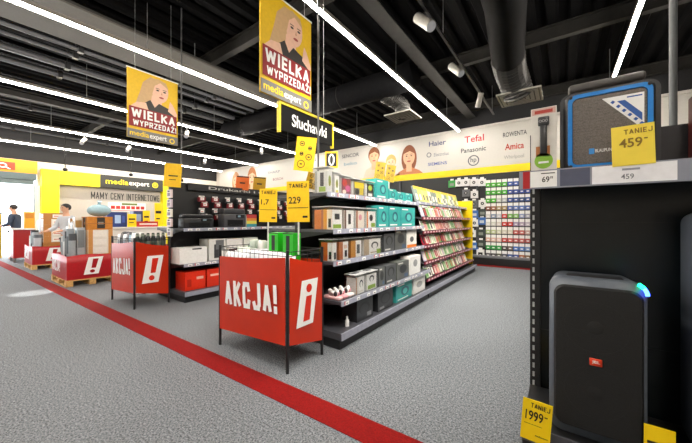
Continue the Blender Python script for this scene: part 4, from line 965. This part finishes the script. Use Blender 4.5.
def person(loc, rz, H, label, shirt, trousers, hair, lean=0.0, reach=.25):
    t = thing('person', loc, label, 'person'); t.rotation_euler.z = rz
    s = H/1.75
    L = lambda x, y, z: Vector((x*s, (y+lean*max(0, z-.95))*s, z*s))
    V = []; E = []; RR = []
    def chain(root, pts, rs):
        prev = root
        for p, r in zip(pts, rs):
            V.append(p); RR.append(r*s if not isinstance(r, tuple) else (r[0]*s, r[1]*s)); 
            if prev is not None: E.append((prev, len(V)-1))
            prev = len(V)-1
        return prev
    chain(None, [L(0, 0, .95)], [(.15, .11)])
    chest = chain(0, [L(0, 0, 1.12), L(0, .0, 1.3)], [(.135, .1), (.16, .11)])
    neck = chain(chest, [L(0, .0, 1.45), L(0, .01, 1.53)], [.07, .052])
    chain(neck, [L(0, .02, 1.61), L(0, .025, 1.68), L(0, .01, 1.73)], [(.072, .088), (.074, .092), (.05, .06)])
    arms = []
    for sd in (-1, 1):
        sh = chain(chest, [L(sd*.18, 0, 1.4)], [.06]); el = L(sd*.25, reach*.4, 1.14); wr = L(sd*.2, reach*.4+.22, 1.06)
        w_ = chain(sh, [el, L(sd*.225, reach*.4+.12, 1.1), wr], [.043, .038, .027])
        hd = chain(w_, [wr+Vector((-.0, .05, -.01))*s], [(.04, .018)])
        arms.append((sh, el, wr))
        for k, (dx, ln) in enumerate(((-.03, .07), (-.01, .085), (.01, .08), (.03, .06))):
            b0 = wr+Vector((dx, .085, -.012))*s
            chain(hd, [b0, b0+Vector((0, ln*.55, -.015))*s, b0+Vector((0, ln*.85, -.04))*s], [.0095, .0085, .007])
        tb = wr+Vector((-sd*.038, .05, -.005))*s
        chain(hd, [tb, tb+Vector((-sd*.02, .04, -.01))*s], [.011, .009])
    for sd in (-1, 1):
        chain(0, [L(sd*.09, 0, .86), L(sd*.1, .01, .5), L(sd*.1, -.01, .1), ], [.085, .058, .042])
        an = len(V)-1
        chain(an, [Vector((sd*.1*s, .06*s, .045*s)), Vector((sd*.105*s, .15*s, .035*s))], [.04, .03])
    body = skin_mesh('body', V, E, RR, SKIN, t)
    sv = [L(0, 0, .9), L(0, 0, 1.12), L(0, 0, 1.3), L(0, .0, 1.42)]; se = [(0, 1), (1, 2), (2, 3)]; sr = [(.175*s, .135*s), (.16*s, .125*s), (.18*s, .132*s), (.085*s, .085*s)]
    for sh, el, wr in arms:
        n0 = len(sv); p = V[sh]; sv += [p, el, el.lerp(wr, .85)]; se += [(2, n0), (n0, n0+1), (n0+1, n0+2)]; sr += [.078*s, .056*s, .042*s]
    skin_mesh('jacket', sv, se, sr, hexmat(shirt, .7), t)
    tv = [L(0, 0, .98)]; te = []; tr = [(.165*s, .125*s)]
    for sd in (-1, 1):
        n0 = len(tv); tv += [L(sd*.09, 0, .84), L(sd*.1, .01, .5), L(sd*.1, -.01, .09)]; te += [(0, n0), (n0, n0+1), (n0+1, n0+2)]; tr += [.1*s, .072*s, .058*s]
    skin_mesh('trousers', tv, te, tr, hexmat(trousers, .8), t)
    hm = hexmat(hair, .6); hc = L(0, .005, 1.672)
    b = MB(); vs = []; fs = []; nu, nv = 18, 9
    for i in range(nv+1):
        th = math.pi*.72*i/nv
        for j in range(nu):
            ph = 2*math.pi*j/nu; fwd = max(0, math.sin(ph)); tt = th*(1-.5*fwd)
            vs.append(hc+Vector((.093*s*math.sin(tt)*math.cos(ph), .108*s*math.sin(tt)*math.sin(ph)-.008*s, .1*s*math.cos(tt))))
    for i in range(nv):
        for j in range(nu): q = (j+1) % nu; fs.append((i*nu+j, (i+1)*nu+j, (i+1)*nu+q, i*nu+q))
    m = MB(); m.add([v+ORG[t] for v in vs], fs, hm, True); m.build('hair', t)
    f = MB(); o = ORG[t]
    fc = L(0, .02, 1.645)
    for sd in (-1, 1): f.sph(o+fc+Vector((sd*.031, .083, .01))*s, .012*s, .008*s, .008*s, INK, 10, 6)
    f.build('eye', t)
    f = MB(); f.sph(o+fc+Vector((0, .092, -.018))*s, .013*s, .02*s, .022*s, SKIN, 10, 6)
    for sd in (-1, 1): f.sph(o+fc+Vector((sd*.078, .0, -.005))*s, .012*s, .022*s, .032*s, SKIN, 10, 6)
    f.build('nose_and_ears', t)
    f = MB(); f.sph(o+fc+Vector((0, .082, -.052))*s, .024*s, .01*s, .007*s, hexmat('#a8574e', .5), 10, 6); f.build('mouth', t)
    return t
person((-9.75, 1.92, 0), R(205), 1.63, 'person with dark hair and pale grey top standing between the two pallet bins', '#c3c6cc', '#30343c', '#1d1a19', .05)
person((-14.25, 1.58, 0), R(150), 1.74, 'person in a dark navy jacket standing behind the red display stand', '#333f55', '#24262c', '#2a2422', .1, .1)

# ------------------------------------------------------------------ service counter
t = thing('service_counter', (-9.4, 3.1, 0), 'white service counter behind the second AKCJA bin, holding blue boxes', 'counter')
CW = M('counter_white', '#ece8e2', .4, noise=.02)
MB().box(-9.65, -9.05, 2.42, 3.85, .08, 1.03, CW).build('counter_body', t)
MB().box(-9.6, -9.1, 2.46, 3.82, .002, .08, BLACK).build('plinth', t)
MB().box(-9.72, -9.0, 2.36, 3.92, 1.03, 1.07, CW).build('counter_top', t)
def ctr(label, px0, px1, py0, X1, d, base, faces, name='carton', cat='carton', zb=1.07):
    Y0, z1 = at_X(X1, px0, py0); Y1, _ = at_X(X1, px1, py0)
    pane_box(label, X1, Y0, Y1, zb, z1-zb, d, faces, name, cat, None, base)
ctr('blue carton with a pale screen picture on the white counter, wider of two', 107, 127, 212, -9.2, .3, '#24366e', [(0, 0, 1, 1, '#263a78'), (.38, .25, .68, .8, '#a8c4e6'), (.75, .3, .9, .75, '#3f58b0')])
ctr('smaller blue carton on the white counter beside the yellow tags', 133.5, 143, 211, -9.25, .25, '#2a3a66', [(0, 0, 1, 1, '#33477a'), (.3, .2, .8, .8, '#9ab0cc')])
ctr('red carton with white lettering line low on the white counter', 136, 158, 221.5, -9.08, .15, '#b52a20', [(0, 0, 1, 1, '#bd3026'), (.15, .35, .95, .65, '#e8d8d0')])
def ctag(label, px, py0, py1, w, X1, mat=None):
    y, z1 = at_X(X1, px, py0); _, z0 = at_X(X1, px, py1)
    return card(label, FX(X1, y, z0), w, z1-z0, mat or YEL, [('-', .15, .55, .85, .68), ('-', .2, .3, .7, .36)])
y_, _ = at_X(-9.04, 132, 225)
for lb, px, py, w, X1 in (('yellow price card on the counter in front of the wider blue carton', 132, 214, .2, -9.04), ('yellow price card on the counter right of the smaller blue carton', 146.5, 210.5, .17, -9.18), ('tall yellow price card at the far end of the white counter', 158.5, 203, .2, -9.19)):
    y, z1 = at_X(X1, px, py)
    card(lb, FX(X1, y, 1.071), w, z1-1.071, YEL, [('-', .15, .55, .85, .66), ('-', .2, .3, .7, .36)])

# ------------------------------------------------------------------ cards on the gondolas and poles
x, z = at_Y(2.5, 171.5, 187)
yy, zz = at_X(-5.0, 171.5, 187)
card('plain yellow price card on the pole under the smaller poster', F((-4.985, yy, zz), (.8, .6, 0)).tilt(-4), .27, .37, YELCARD, [('-', .25, .45, .8, .5), ('-', .3, .3, .7, .33)])
def clockcard(label, X, px, py0, py1, w, tilt, mat=YELCARD, stick=None):
    y, z0 = at_X(X, px, py1); _, z1 = at_X(X, px, py0); fr = F((X, y, z0), (.85, .53, 0)).tilt(tilt)
    h = z1-z0; t = card(label, fr, w, h, mat, None, stick)
    b = MB()
    for (a, c_, r_) in ((-.2, .8, .13), (.22, .68, .1), (-.18, .5, .1), (.2, .42, .16), (-.15, .2, .2)):
        b.ring(fr, a*w, c_*h, r_*w, r_*w, .035*w, INK, .001, 16); b.rect(fr, a*w-.06*w, c_*h-.02*h, a*w+.06*w, c_*h+.02*h, INK, .0015)
    b.build('symbol_print', t)
clockcard('yellow card with black round symbols hanging just under the Słuchawki sign', -2.2, 303, 137, 171, .21, -7)
clockcard('ochre card with dark bands behind the round-symbol card', -2.22, 311.5, 173, 189, .17, -16, OCHRE, 1.575)
clockcard('ochre card on the top teal cartons, left of the pair', -1.99, 378.5, 162, 179.5, .13, -9, OCHRE, 1.778)
clockcard('ochre card on the top teal cartons, right of the pair', -1.99, 389, 165, 182, .13, -9, OCHRE, 1.678)
y, z0 = at_X(-2.2, 331.5, 168); _, z1 = at_X(-2.2, 331.5, 151.5)
t = card('small black sign with yellow frame and white oval on the gondola top', F((-2.2, y, z0), (.85, .53, 0)), .15, z1-z0, YELCARD, None, 1.53, group=None); h = z1-z0
b = MB(); fr = F((-2.2, y, z0), (.85, .53, 0)); b.rect(fr, -.06, .02, .06, h-.02, INK, .001).ell(fr, 0, h*.5, .038, h*.36, WHITE, .002).ell(fr, 0, h*.5, .018, h*.27, INK, .003); b.build('symbol_print', t)
for px, py0, py1, m_, w, lb in ((241.5, 176, 190, hexmat('#d9641a', .5), .26, 'orange card standing on the printer gondola top'), (258.5, 177, 191, OCHRE, .26, 'olive ochre card standing on the printer gondola top beyond the orange one')):
    y, z0 = at_X(-5.0, px, py1); _, z1 = at_X(-5.0, px, py0)
    card(lb, F((-4.99, y, z0), (.85, .53, 0)).tilt(-5), w, z1-z0, m_, [('-', .05, .9, .95, .98), ('-', .3, .45, .7, .55)], 1.875)

# ------------------------------------------------------------------ back wall accessory rack
t = thing('wall_rack', (-2.5, 9.3, 0), 'tall black wall rack full of hanging packs under the brand band', 'rack')
MB().box(-6.5, .9, 9.4, 9.464, .24, 2.58, M('black_pegboard', '#242628', .5, noise=.15, scale=90)).build('back_panel', t)
MB().box(-6.5, .9, 8.98, 9.46, .002, .2, BLACK).box(-6.5, .9, 8.98, 9.46, .2, .24, M('grey_rack_deck', '#6d7076', .4)).build('base_deck', t)
for x in (-6.45, -4.5, -2.02, .86): MB().box(x-.03, x+.03, 9.37, 9.399, .24, 2.58, SHELF).build('upright', t)
RC = [['#55b83a']*4+['#3b5fb0']*4, ['#4fb436']*4+['#34509e']*4, ['#58b23a', '#5cc040', '#c9cfc6', '#b9bfc2', '#36549c', '#3c5a96', '#33507e', '#3c5a96'],
      ['#8a5440', '#a06a4a', '#b09a70', '#a8905a', '#5a72b4', '#6a84c0', '#6a86c8', '#5a72b4'], ['#d8d6d4', '#8a9ab4', '#c8ccd4', '#d84a48', '#7ab85a', '#8ac06a', '#9aa6c8', '#a8a8b8'],
      ['#dcdcd8', '#d4d4cc', '#dcd4cc', '#d4362c', '#cf3026', '#a898b8', '#b4a4bc', '#c8c0cc'], ['#b8c890', '#c4cca0', '#d0d2b8', '#d8d4c4', '#e0dcc8', '#c86058', '#c8706a', '#d0b0a8'],
      ['#e0b8a8', '#e4c0b4', '#e8c8bc', '#c84a44', '#d0605a', '#c05a58', '#c86a66', '#b85a54'], ['#2ea048', '#2a9a44', '#38a850', '#4a4644', '#6a5c54', '#4a7ac8', '#5a86cc', '#7a9acc'],
      ['#5a5458', '#4c4648', '#5c5a4a', '#4a4c5a', '#3a5a9a', '#4a5aa0', '#b06a3a', '#8a6a4a']]
CN = lambda hx: None
rp = {}
for r_ in range(10):
    for q in range(8):
        x = -1.71+q*.139; z = 2.36-r_*.222; hx = RC[r_][q]; loc = (x, 9.3, z)
        if hx not in rp:
            b = MB().box(x-.06, x+.06, 9.285, 9.315, z-.165, z-.055, hexmat(hx, .4)); b.box(x-.06, x+.06, 9.298, 9.302, z-.055, z+.03, WHITE)
            b.rect(FY(x, 9.285, z), -.03, -.13, .03, -.1, WHITE, .001)
            rp[hx] = o = b.build('hanging_pack', None, loc)
        else:
            o = rp[hx].copy(); COL.objects.link(o); o.location = loc
        c_ = hexc(hx); mx = max(c_); mn = min(c_)
        nm = 'pale' if mn > .45 else 'dark' if mx < .16 and mx-mn < .08 else 'green' if c_[1] == mx else 'blue' if c_[2] == mx else 'red' if c_[1] < .4*c_[0] else 'tan'
        tag(o, '%s pack with white hang tag on the wall rack, %s across, %s row down' % (nm, ORD[q+1], ORD[r_+1]), 'blister pack', 'packs hung on the wall rack')
        MB().tube([(x, 9.4, z+.018), (x, 9.29, z+.018)], .003, GALV, 5).build('hook', t)
SPL = [(466, 182.5, 'w'), (474, 182.5, 'w'), (482, 182.5, 'w'), (459, 183, 'w'), (452, 184, 'g'), (466, 193, 'd'), (474.5, 194.5, 'w'), (482.5, 203.5, 'w'), (474, 204, 'd'), (466, 204, 'w'), (474.5, 214, 'b'), (482, 221, 'b'), (474.5, 223, 'w'), (481, 233, 'k'), (472, 233.5, 'w'), (474, 246, 'b'), (480.5, 253, 'n'), (482.5, 212.5, 'k'), (467, 214, 'b'), (481, 243.5, 'k')]
for q, (px, py, k_) in enumerate(SPL):
    x, z = at_Y(9.33, px, py); s = .105
    cc = {'w': '#e6e6e6', 'd': '#6a6c70', 'b': '#3f6fb8', 'k': '#3a4440', 'g': '#3aa04a', 'n': '#ececea'}[k_]
    b = MB().box(x-s, x+s, 9.31, 9.35, z-s, z+s, hexmat(cc, .4)); fr = FY(x, 9.31, z)
    if k_ in 'wd': b.ell(fr, 0, 0, .045, .045, hexmat('#2e3033', .4), .002, 18).ell(fr, 0, 0, .016, .016, WHITE, .004, 12)
    elif k_ == 'n': b.poly(fr, [(-.06, -.09), (-.03, -.09), (-.02, -.03), (.02, -.03), (.03, -.09), (.06, -.09), (.06, .02), (-.06, .02)], INK, .002)
    else: b.rect(fr, -.06, -.06, .06, .02, hexmat('#c8d0d8', .4) if k_ == 'b' else hexmat('#8a9288', .4), .002)
    b.box(x-.05, x+.05, 9.328, 9.332, z+s, z+s+.05, WHITE)
    nm = {'w': 'square white cable spool', 'd': 'grey cable spool', 'b': 'blue accessory pack', 'k': 'dark accessory pack', 'g': 'green accessory pack', 'n': 'white pack with black clip print'}[k_]
    place = 'at about %s height on the wall rack, %s in from the far end of the phone case rack' % (('low', 'middle', 'high')[0 if py > 230 else 1 if py > 200 else 2], ('just', 'a little', 'well')[0 if px < 470 else 1 if px < 478 else 2])
    lbl = {0: 'white cable spool in the wall rack\'s top row, second from its left', 1: 'white cable spool in the wall rack\'s top row, third from its left', 2: 'white cable spool in the wall rack\'s top row beside the green packs', 3: 'white cable spool in the wall rack\'s top row, first after the green pack',
           4: 'green pack at the left end of the wall rack\'s top row of cable spools', 5: 'grey cable spool in the second row of the wall rack', 6: 'large white cable spool under the top row on the wall rack',
           7: 'white cable spool lowest beside the green packs on the wall rack', 8: 'grey cable spool left of the lowest white one beside the green packs', 9: 'white cable spool behind the top of the yellow end board', 10: 'blue pack beside the upper yellow end board',
           11: 'bright blue pack, larger looking, next to the third column on the wall rack', 12: 'white cable spool between two blue packs on the wall rack', 13: 'dark pack below the bright blue pack on the wall rack', 14: 'white cable spool beside the middle of the yellow end board',
           15: 'blue pack beside the lower yellow end board', 16: 'white pack with a black clip print lowest on the wall rack', 17: 'dark pack above the bright blue pack on the wall rack', 18: 'blue pack hidden partly by the yellow end board', 19: 'dark pack right above the white clip pack'}[q]
    tag(b.build('cable_pack'), lbl, 'cable pack', 'packs left of the wall rack grid')
    MB().tube([(x, 9.4, z+s+.03), (x, 9.32, z+s+.03)], .003, GALV, 5).build('hook', t)

# ------------------------------------------------------------------ near shelf unit on the right
DX0, DX1, DY0, DY1 = -.15, 1.5, 1.6, 2.05
t = thing('shelf_unit', (.6, 1.85, 0), 'tall black shelf unit close by on the right carrying loudspeakers', 'shelving')
MB().box(DX0+.05, DX1-.05, DY1+.0, DY1+.02, .002, 1.45, GLOSSB).build('back_panel', t)
b = MB().box(DX0+.045, DX1-.0, DY1-.004, DY1-.0005, 1.235, 1.24, BLACK); b.box(DX0+.045, DX1, DY1-.004, DY1-.0005, .62, .625, BLACK); b.build('panel_joint', t)
for x in (DX0, DX1-.05):
    u = MB().box(x, x+.05, DY1-.02, DY1+.03, .002, 1.74, BLACK)
    z = .1; sm = M('slot_pale', '#b8bcbc', .5)
    while z < 1.7: u.box(x+.012, x+.022, DY1-.0215, DY1-.0195, z, z+.028, sm); z += .05  # pale fill paints the light showing through the perforation
    u.build('upright', t)
MB().box(DX0, DX1, DY0+.01, DY1-.022, .002, .3, BLACK).box(DX0-.002, DX1, DY0, DY0+.01, .235, .305, SHELF).build('base_deck', t)
so = MB().box(DX0, DX1, DY0, DY1-.022, 1.44, 1.468, SHELF).build('shelf', t)
rl = MB().box(DX0-.01, DX1, DY0-.014, DY0-.001, 1.39, 1.472, M('clear_grey_rail', '#8f93a0', .25, noise=.06, scale=6)).build('price_rail', so)
fr = FY(0, DY0-.014, 1.392)
b = MB().rect(fr, -.145, .0, -.118, .078, hexmat('#b01820', .35), .001).build('red_marker', so); b['label'] = 'red marker insert'
def rx(px): return at_Y(DY0-.014, px)[0]
b = MB().rect(fr, -.116, .004, rx(557), .075, WHITE, .001).text(fr, '69', rx(542), .025, rx(549.5), .05, INK, .0016).text(fr, '99', rx(550), .038, rx(553), .05, INK, .0016).rect(fr, rx(541), .062, rx(555), .066, INK, .0015)
b.build('price_label', so)
b = MB().rect(fr, rx(592), .004, .34, .075, hexmat('#f0f0f4', .3), .001).text(fr, '459', rx(621), .018, rx(634), .038, hexmat('#777a84', .4), .0016).rect(fr, rx(622), .052, rx(640), .06, hexmat('#9a9ca4', .4), .0015)
b.build('price_label', so)
MB().rect(fr, rx(560), .004, rx(590), .075, hexmat('#555a6e', .25), .001).build('price_label', so)
# portable boombox on the top shelf
BX0, BX1, BY, BZ = .004, .312, 1.70, 1.469
t = thing('portable_speaker', ((BX0+BX1)/2, BY+.1, BZ), 'black portable speaker with a bright blue frame on the near top shelf', 'speaker')
fr = FY(BX0, BY, BZ); w, h = BX1-BX0, .355
GREYB = M('speaker_shell', '#3a3a3c', .45, noise=.08); DKB = M('speaker_dark', '#1e1e20', .45, noise=.1)
MB().rbox(fr, 0, w, 0.008, h, -.24, -.008, DKB, .03, 4).build('cabinet', t)
BLU = M('blue_frame', '#0f7fd0', .35, noise=.05)
def rrect(x0, x1, y0, y1, r, n=6):
    P = []
    for (cx, cy, a) in ((x1-r, y1-r, 0), (x0+r, y1-r, 90), (x0+r, y0+r, 180), (x1-r, y0+r, 270)):
        for k in range(n+1): q = R(a+90*k/n); P.append((cx+r*math.cos(q), cy+r*math.sin(q)))
    return P
def frame_ring(fr, o, i, c0, c1, m):
    b = MB(); n = len(o)
    vs = [fr.p(*p, c1) for p in o]+[fr.p(*p, c1) for p in i]+[fr.p(*p, c0) for p in o]+[fr.p(*p, c0) for p in i]; fs = []
    for k in range(n):
        j = (k+1) % n
        fs += [(k, j, n+j, n+k), (2*n+k, 2*n+j, j, k), (n+k, n+j, 3*n+j, 3*n+k)]
    return b.add(vs, fs, m)
frame_ring(fr, rrect(.018, w-.014, .012, h-.012, .03), rrect(.034, w-.03, .028, h-.028, .022), -.01, .004, BLU).build('blue_frame', t)
GRL = M('speaker_grille', '#756e68', .5, .2, noise=.25, scale=240)
g_ = MB().add([fr.p(*p, -.002) for p in rrect(.036, w-.032, .03, h-.03, .02)], [tuple(range(28))], GRL)
for i in range(22): g_.fbox(fr, .04, w-.036, .04+i*.0128, .044+i*.0128, -.002, .0, GRL)
gr = g_.build('grille', t)
b = MB().poly(fr, [(w*.44, h*.86), (w*.87, h*.86), (w*.87, h*.42)], WHITE, .002)
b.poly(fr, [(w*.6, h*.8), (w*.68, h*.8), (w*.85, h*.62), (w*.85, h*.53)], hexmat('#2a5aa8', .4), .003)
for k_ in range(6):
    p_ = Vector((w*(.53+.058*k_), h*(.795-.059*k_))); b.poly(fr, [(p_.x, p_.y), (p_.x+.008, p_.y-.008), (p_.x+.016, p_.y), (p_.x+.008, p_.y+.008)], hexmat('#2a5aa8', .4), .003)
b.rect(fr, w*.7, h*.82, w*.85, h*.835, hexmat('#2a5aa8', .4), .003)
b.build('sticker', t)['label'] = 'white and blue triangular sticker'
b = MB().rect(fr, w*.3, h*.2, w*.36, h*.27, hexmat('#3a8ad0', .4), .002).text(fr, 'BLAUPUNKT', w*.37, h*.215, w*.6, h*.255, WHITE, .002); b.build('logo', t)
for a in (.028, w-.024):
    for c_ in (h-.022, .022): MB().tube([fr.p(a, c_, .003), fr.p(a, c_, .008)], .007, DKB, 10).build('corner_screw', t)
hb = MB(); Rr = M('handle_grey', '#4c4947', .5, noise=.1)
hb.rbox(fr, .035, .06, h-.02, h+.05, -.14, -.09, Rr, .008, 2).rbox(fr, w-.06, w-.035, h-.02, h+.05, -.14, -.09, Rr, .008, 2).rbox(fr, .02, w-.02, h+.03, h+.068, -.15, -.075, Rr, .014, 3)
hb.build('carry_handle', t)
kb = MB()
for k_ in range(5): kb.tube([fr.p(.08+k_*.036, h-.004, -.055), fr.p(.08+k_*.036, h+.012, -.05)], .011, hexmat('#9a9a9c', .3), 12)
kb.build('control_knob', t)
frame_ring(F(fr.p(0, 0, 0), fr.r), rrect(-.012, w+.014, .0, h+.008, .04), rrect(.012, w-.01, .02, h-.008, .03), -.2, -.03, GREYB).build('side_bumper', t)
# shaver carton
X0, X1 = -.122, -.02; t = thing('shaver_carton', (-.07, 1.74, 1.469), 'tall white shaver carton with green foot at the left end of the top shelf', 'product box')
fr = FY(X0, 1.70, 1.469); w, h = X1-X0, .315
b = MB().fbox(fr, 0, w, 0, h, -.07, 0, hexmat('#d5d2cb', .4))
b.rect(fr, .004, h*.9, w-.004, h*.99, hexmat('#c9a59a', .4), .001).rect(fr, w*.15, h*.915, w*.85, h*.965, hexmat('#b03a30', .4), .0015)
b.ell(fr, w*.5, h*.2, w*.36, h*.12, hexmat('#86b83a', .4), .001); b.rect(fr, w*.2, h*.27, w*.75, h*.42, hexmat('#b3703a', .4), .001)
b.rect(fr, w*.3, h*.16, w*.7, h*.19, WHITE, .0016); b.build('printed_box', t)
b = MB().rbox(fr, w*.36, w*.64, h*.3, h*.76, .0, .012, hexmat('#2a2a2c', .35), .005, 2).rbox(fr, w*.28, w*.72, h*.72, h*.86, 0, .014, hexmat('#3a3a3d', .3), .006, 2)
for k_ in range(3): b.ring(fr, w*(.38+.12*k_), h*.79, w*.06, w*.06, w*.02, hexmat('#a8a8a8', .3), .0145, 12)
b.build('shaver_picture', t)
# plain dark carton and red carton at the right
b = MB().box(.325, .52, 1.76, 1.98, 1.469, 1.635, hexmat('#2b2a2e', .4)); tag(b.build('dark_carton'), 'plain dark carton on the top shelf right of the portable speaker', 'carton')
b = MB().box(.4, .6, 1.62, 1.73, 1.469, 1.72, hexmat('#4a1512', .4)); frr = FY(.4, 1.62, 1.469); b.rect(frr, .02, .12, .2, .24, hexmat('#c2402a', .4), .001).rect(frr, .02, .03, .2, .1, hexmat('#2a1a18', .4), .001)
tag(b.build('red_carton'), 'dark red carton cut off by the right edge of the photo', 'carton')
# cards on the near unit
xc = (at_Y(1.575, 613)[0]+at_Y(1.575, 656)[0])/2
card('yellow price card reading TANIEJ 459 in front of the blue framed speaker', F((xc, 1.5815, 1.462), (1, 0, 0)).tilt(1.5), .122, .155, M('pale_yellow_card', '#f6dc4a', .4, noise=.02), [('TANIEJ', .3, .78, .95, .9), ('459', .18, .45, .72, .68), ('-', .76, .62, .84, .65)], ink=hexmat('#8a6c1a', .5))
card('bright yellow price card reading TANIEJ 1999 at the foot of the unit', F((-.1, 1.58, .255), (1, .06, 0)).tilt(-4), .112, .185, YEL, [('TANIEJ', .28, .82, .92, .93), ('1999', .12, .5, .72, .74), ('-', .76, .66, .86, .685), ('-', .1, .4, .7, .41), ('mediaexpert', .5, .13, .94, .19)])
card('yellow price card at the lower right, beside the tall party speaker', F((.3, 1.615, .307), (1, 0, 0)), .085, .155, YEL, [('-', .1, .55, .6, .62)])

# tall party speakers
def party(X0, Y0, z, w, h, d, label, lit=True):
    t = thing('party_speaker', (X0+w/2, Y0+d/2, z), label, 'speaker', 'party speakers')
    fr = FY(X0, Y0, z); SH = M('speaker_casing', '#565d67', .38, noise=.08); GB = M('black_grille', '#151515', .5, noise=.35, scale=420, bump=.25)
    # casing as a tapered rounded prism
    o = rrect(0, w, 0, h, .05, 8); n = len(o)
    sec = []
    for c_, k_ in ((-d, .86), (-d*.9, .95), (-.03, 1.0), (0, .985)):
        sec.append([fr.p(w/2+(a-w/2)*k_, h/2+(b_-h/2)*(k_ if c_ > -d*.5 else k_) if b_ > .06 else b_*(1.0), c_) for a, b_ in o])
    vs = [p for s_ in sec for p in s_]; fs = []
    for k_ in range(3):
        for i in range(n): j = (i+1) % n; fs.append((k_*n+i, k_*n+j, (k_+1)*n+j, (k_+1)*n+i))
    fs.append(tuple(range(n))[::-1])
    fs.append(tuple(range(3*n, 4*n)))
    MB().add(vs, fs, SH, True).build('casing', t)
    gi = rrect(.018, w-.012, .03, h-.035, .042, 8); gi2 = rrect(.026, w-.02, .038, h-.043, .036, 8)
    b = MB().add([fr.p(*p, .001) for p in gi]+[fr.p(*p, .012) for p in gi2], [(i, (i+1) % n, n+(i+1) % n, n+i) for i in range(n)]+[tuple(range(n, 2*n))], GB)
    go = b.build('grille', t)
    b = MB()
    for zc in (h*.3, h*.7): b.tube([fr.p(w/2+math.cos(a)*w*.33, zc+math.sin(a)*w*.33, .0105) for a in [2*math.pi*q/36 for q in range(37)]], .002, GB, 6, False)
    for zc in (h*.3, h*.7): b.sph(fr.p(w/2, zc, .004), w*.14, .0105, w*.14, GB, 18, 10)
    b.build('woofer', t)
    b = MB().rbox(fr, w*.44, w*.57, h*.47, h*.515, .012, .018, hexmat('#e2401c', .35), .002, 1); lo = b.build('badge', t); lo['label'] = 'orange red JBL badge'
    MB().text(fr, 'JBL', w*.465, h*.482, w*.545, h*.503, WHITE, .0188).build('lettering', lo)
    b = MB().rbox(fr, w*.2, w*.8, h-.02, h+.003, -.11, -.03, DKB, .006, 2); b.build('top_panel', t)
    b = MB().tube([fr.p(w*.2, h*.8, -d-.001), fr.p(w*.2, h*.8, -d-.025), fr.p(w*.8, h*.8, -d-.025), fr.p(w*.8, h*.8, -d-.001)], .012, SH, 10); b.build('carry_handle', t)
    if lit:
        for c_, a0, a1, nm in (('#12e08a', 62, 38, 'a'), ('#2f55ff', 36, 2, 'b')):
            rr = .05; pts = [fr.p(w-.052+rr*math.cos(R(a0+(a1-a0)*k_/6)), h-.052+rr*math.sin(R(a0+(a1-a0)*k_/6)), -.002) for k_ in range(7)]
            MB().tube(pts, .0075, M('glow_'+nm, c_, .4, noise=0, emit=9), 8).build('light_ring', t)
    return t
party(-.048, 1.66, .306, .325, .692, .34, 'tall black party speaker with orange badge and glowing blue-green corner on the near unit')
party(.42, 1.7, .306, .4, 1.0, .29, 'larger dark party speaker cut off by the right edge of the photo', False)

# ------------------------------------------------------------------ light
wd = bpy.data.worlds.new('world'); SC.world = wd; wd.use_nodes = True
bg = wd.node_tree.nodes['Background']; bg.inputs[0].default_value = (.86, .93, 1, 1); bg.inputs[1].default_value = 2.0
def area(name, loc, rot, sx, sy, power, col=(1, 1, 1)):
    l = bpy.data.lights.new(name, 'AREA'); l.shape = 'RECTANGLE'; l.size = sx; l.size_y = sy; l.energy = power; l.color = col
    o = bpy.data.objects.new(name, l); COL.objects.link(o); o.location = loc; o.rotation_euler = rot; return o
area('corridor_daylight', (-20, 0, 4.8), (0, R(25), 0), 6, 10, 2600, (.93, .97, 1))
def spotl(loc, tgt, power, ang=70, col=(1, .95, .86)):
    l = bpy.data.lights.new('spot_beam', 'SPOT'); l.energy = power; l.spot_size = R(ang); l.spot_blend = .6; l.shadow_soft_size = .05; l.color = col
    o = bpy.data.objects.new('spot_beam', l); COL.objects.link(o); o.location = loc
    o.rotation_euler = (Vector(tgt)-Vector(loc)).to_track_quat('-Z', 'Y').to_euler()
for (p, tg, pw) in (((-1.33, 2.2, 3.72), (-1.9, 2.75, .9), 110), ((-1.33, 3.66, 3.72), (-1.9, 3.6, .9), 110), ((-1.33, 5.12, 3.68), (-1.85, 5.4, .9), 120), ((-1.33, 6.78, 3.68), (-1.85, 7.2, .9), 120),
                    ((-.34, 1.04, 3.72), (-1.9, 2.9, .9), 170), ((-.34, 2.24, 3.72), (-1.9, 4.0, .9), 170), ((-.34, 3.44, 3.72), (-1.9, 5.9, .9), 170), ((-8.5, 4.12, 3.56), (-5.0, 3.6, 1.0), 200), ((-8.5, 6.72, 3.56), (-5.2, 5.4, 1.2), 100)):  # beams of the added track and added track spotlights are among these
    spotl(p, tg, pw, 62 if p[0] > -.5 else 85)
spotl((-8.5, -.32, 3.5), (-7.35, 1.0, 0), 900, 9)  # narrow beam of the added spotlight, makes the oval pool
SC.view_settings.view_transform = 'Standard'; SC.view_settings.look = 'None'; SC.view_settings.gamma = 1
SC.view_settings.use_curve_mapping = False; SC.view_settings.exposure = 0.8
SC.cycles.max_bounces = 6; SC.cycles.transparent_max_bounces = 24; SC.cycles.use_denoising = True
SC.cycles.caustics_reflective = False; SC.cycles.caustics_refractive = False
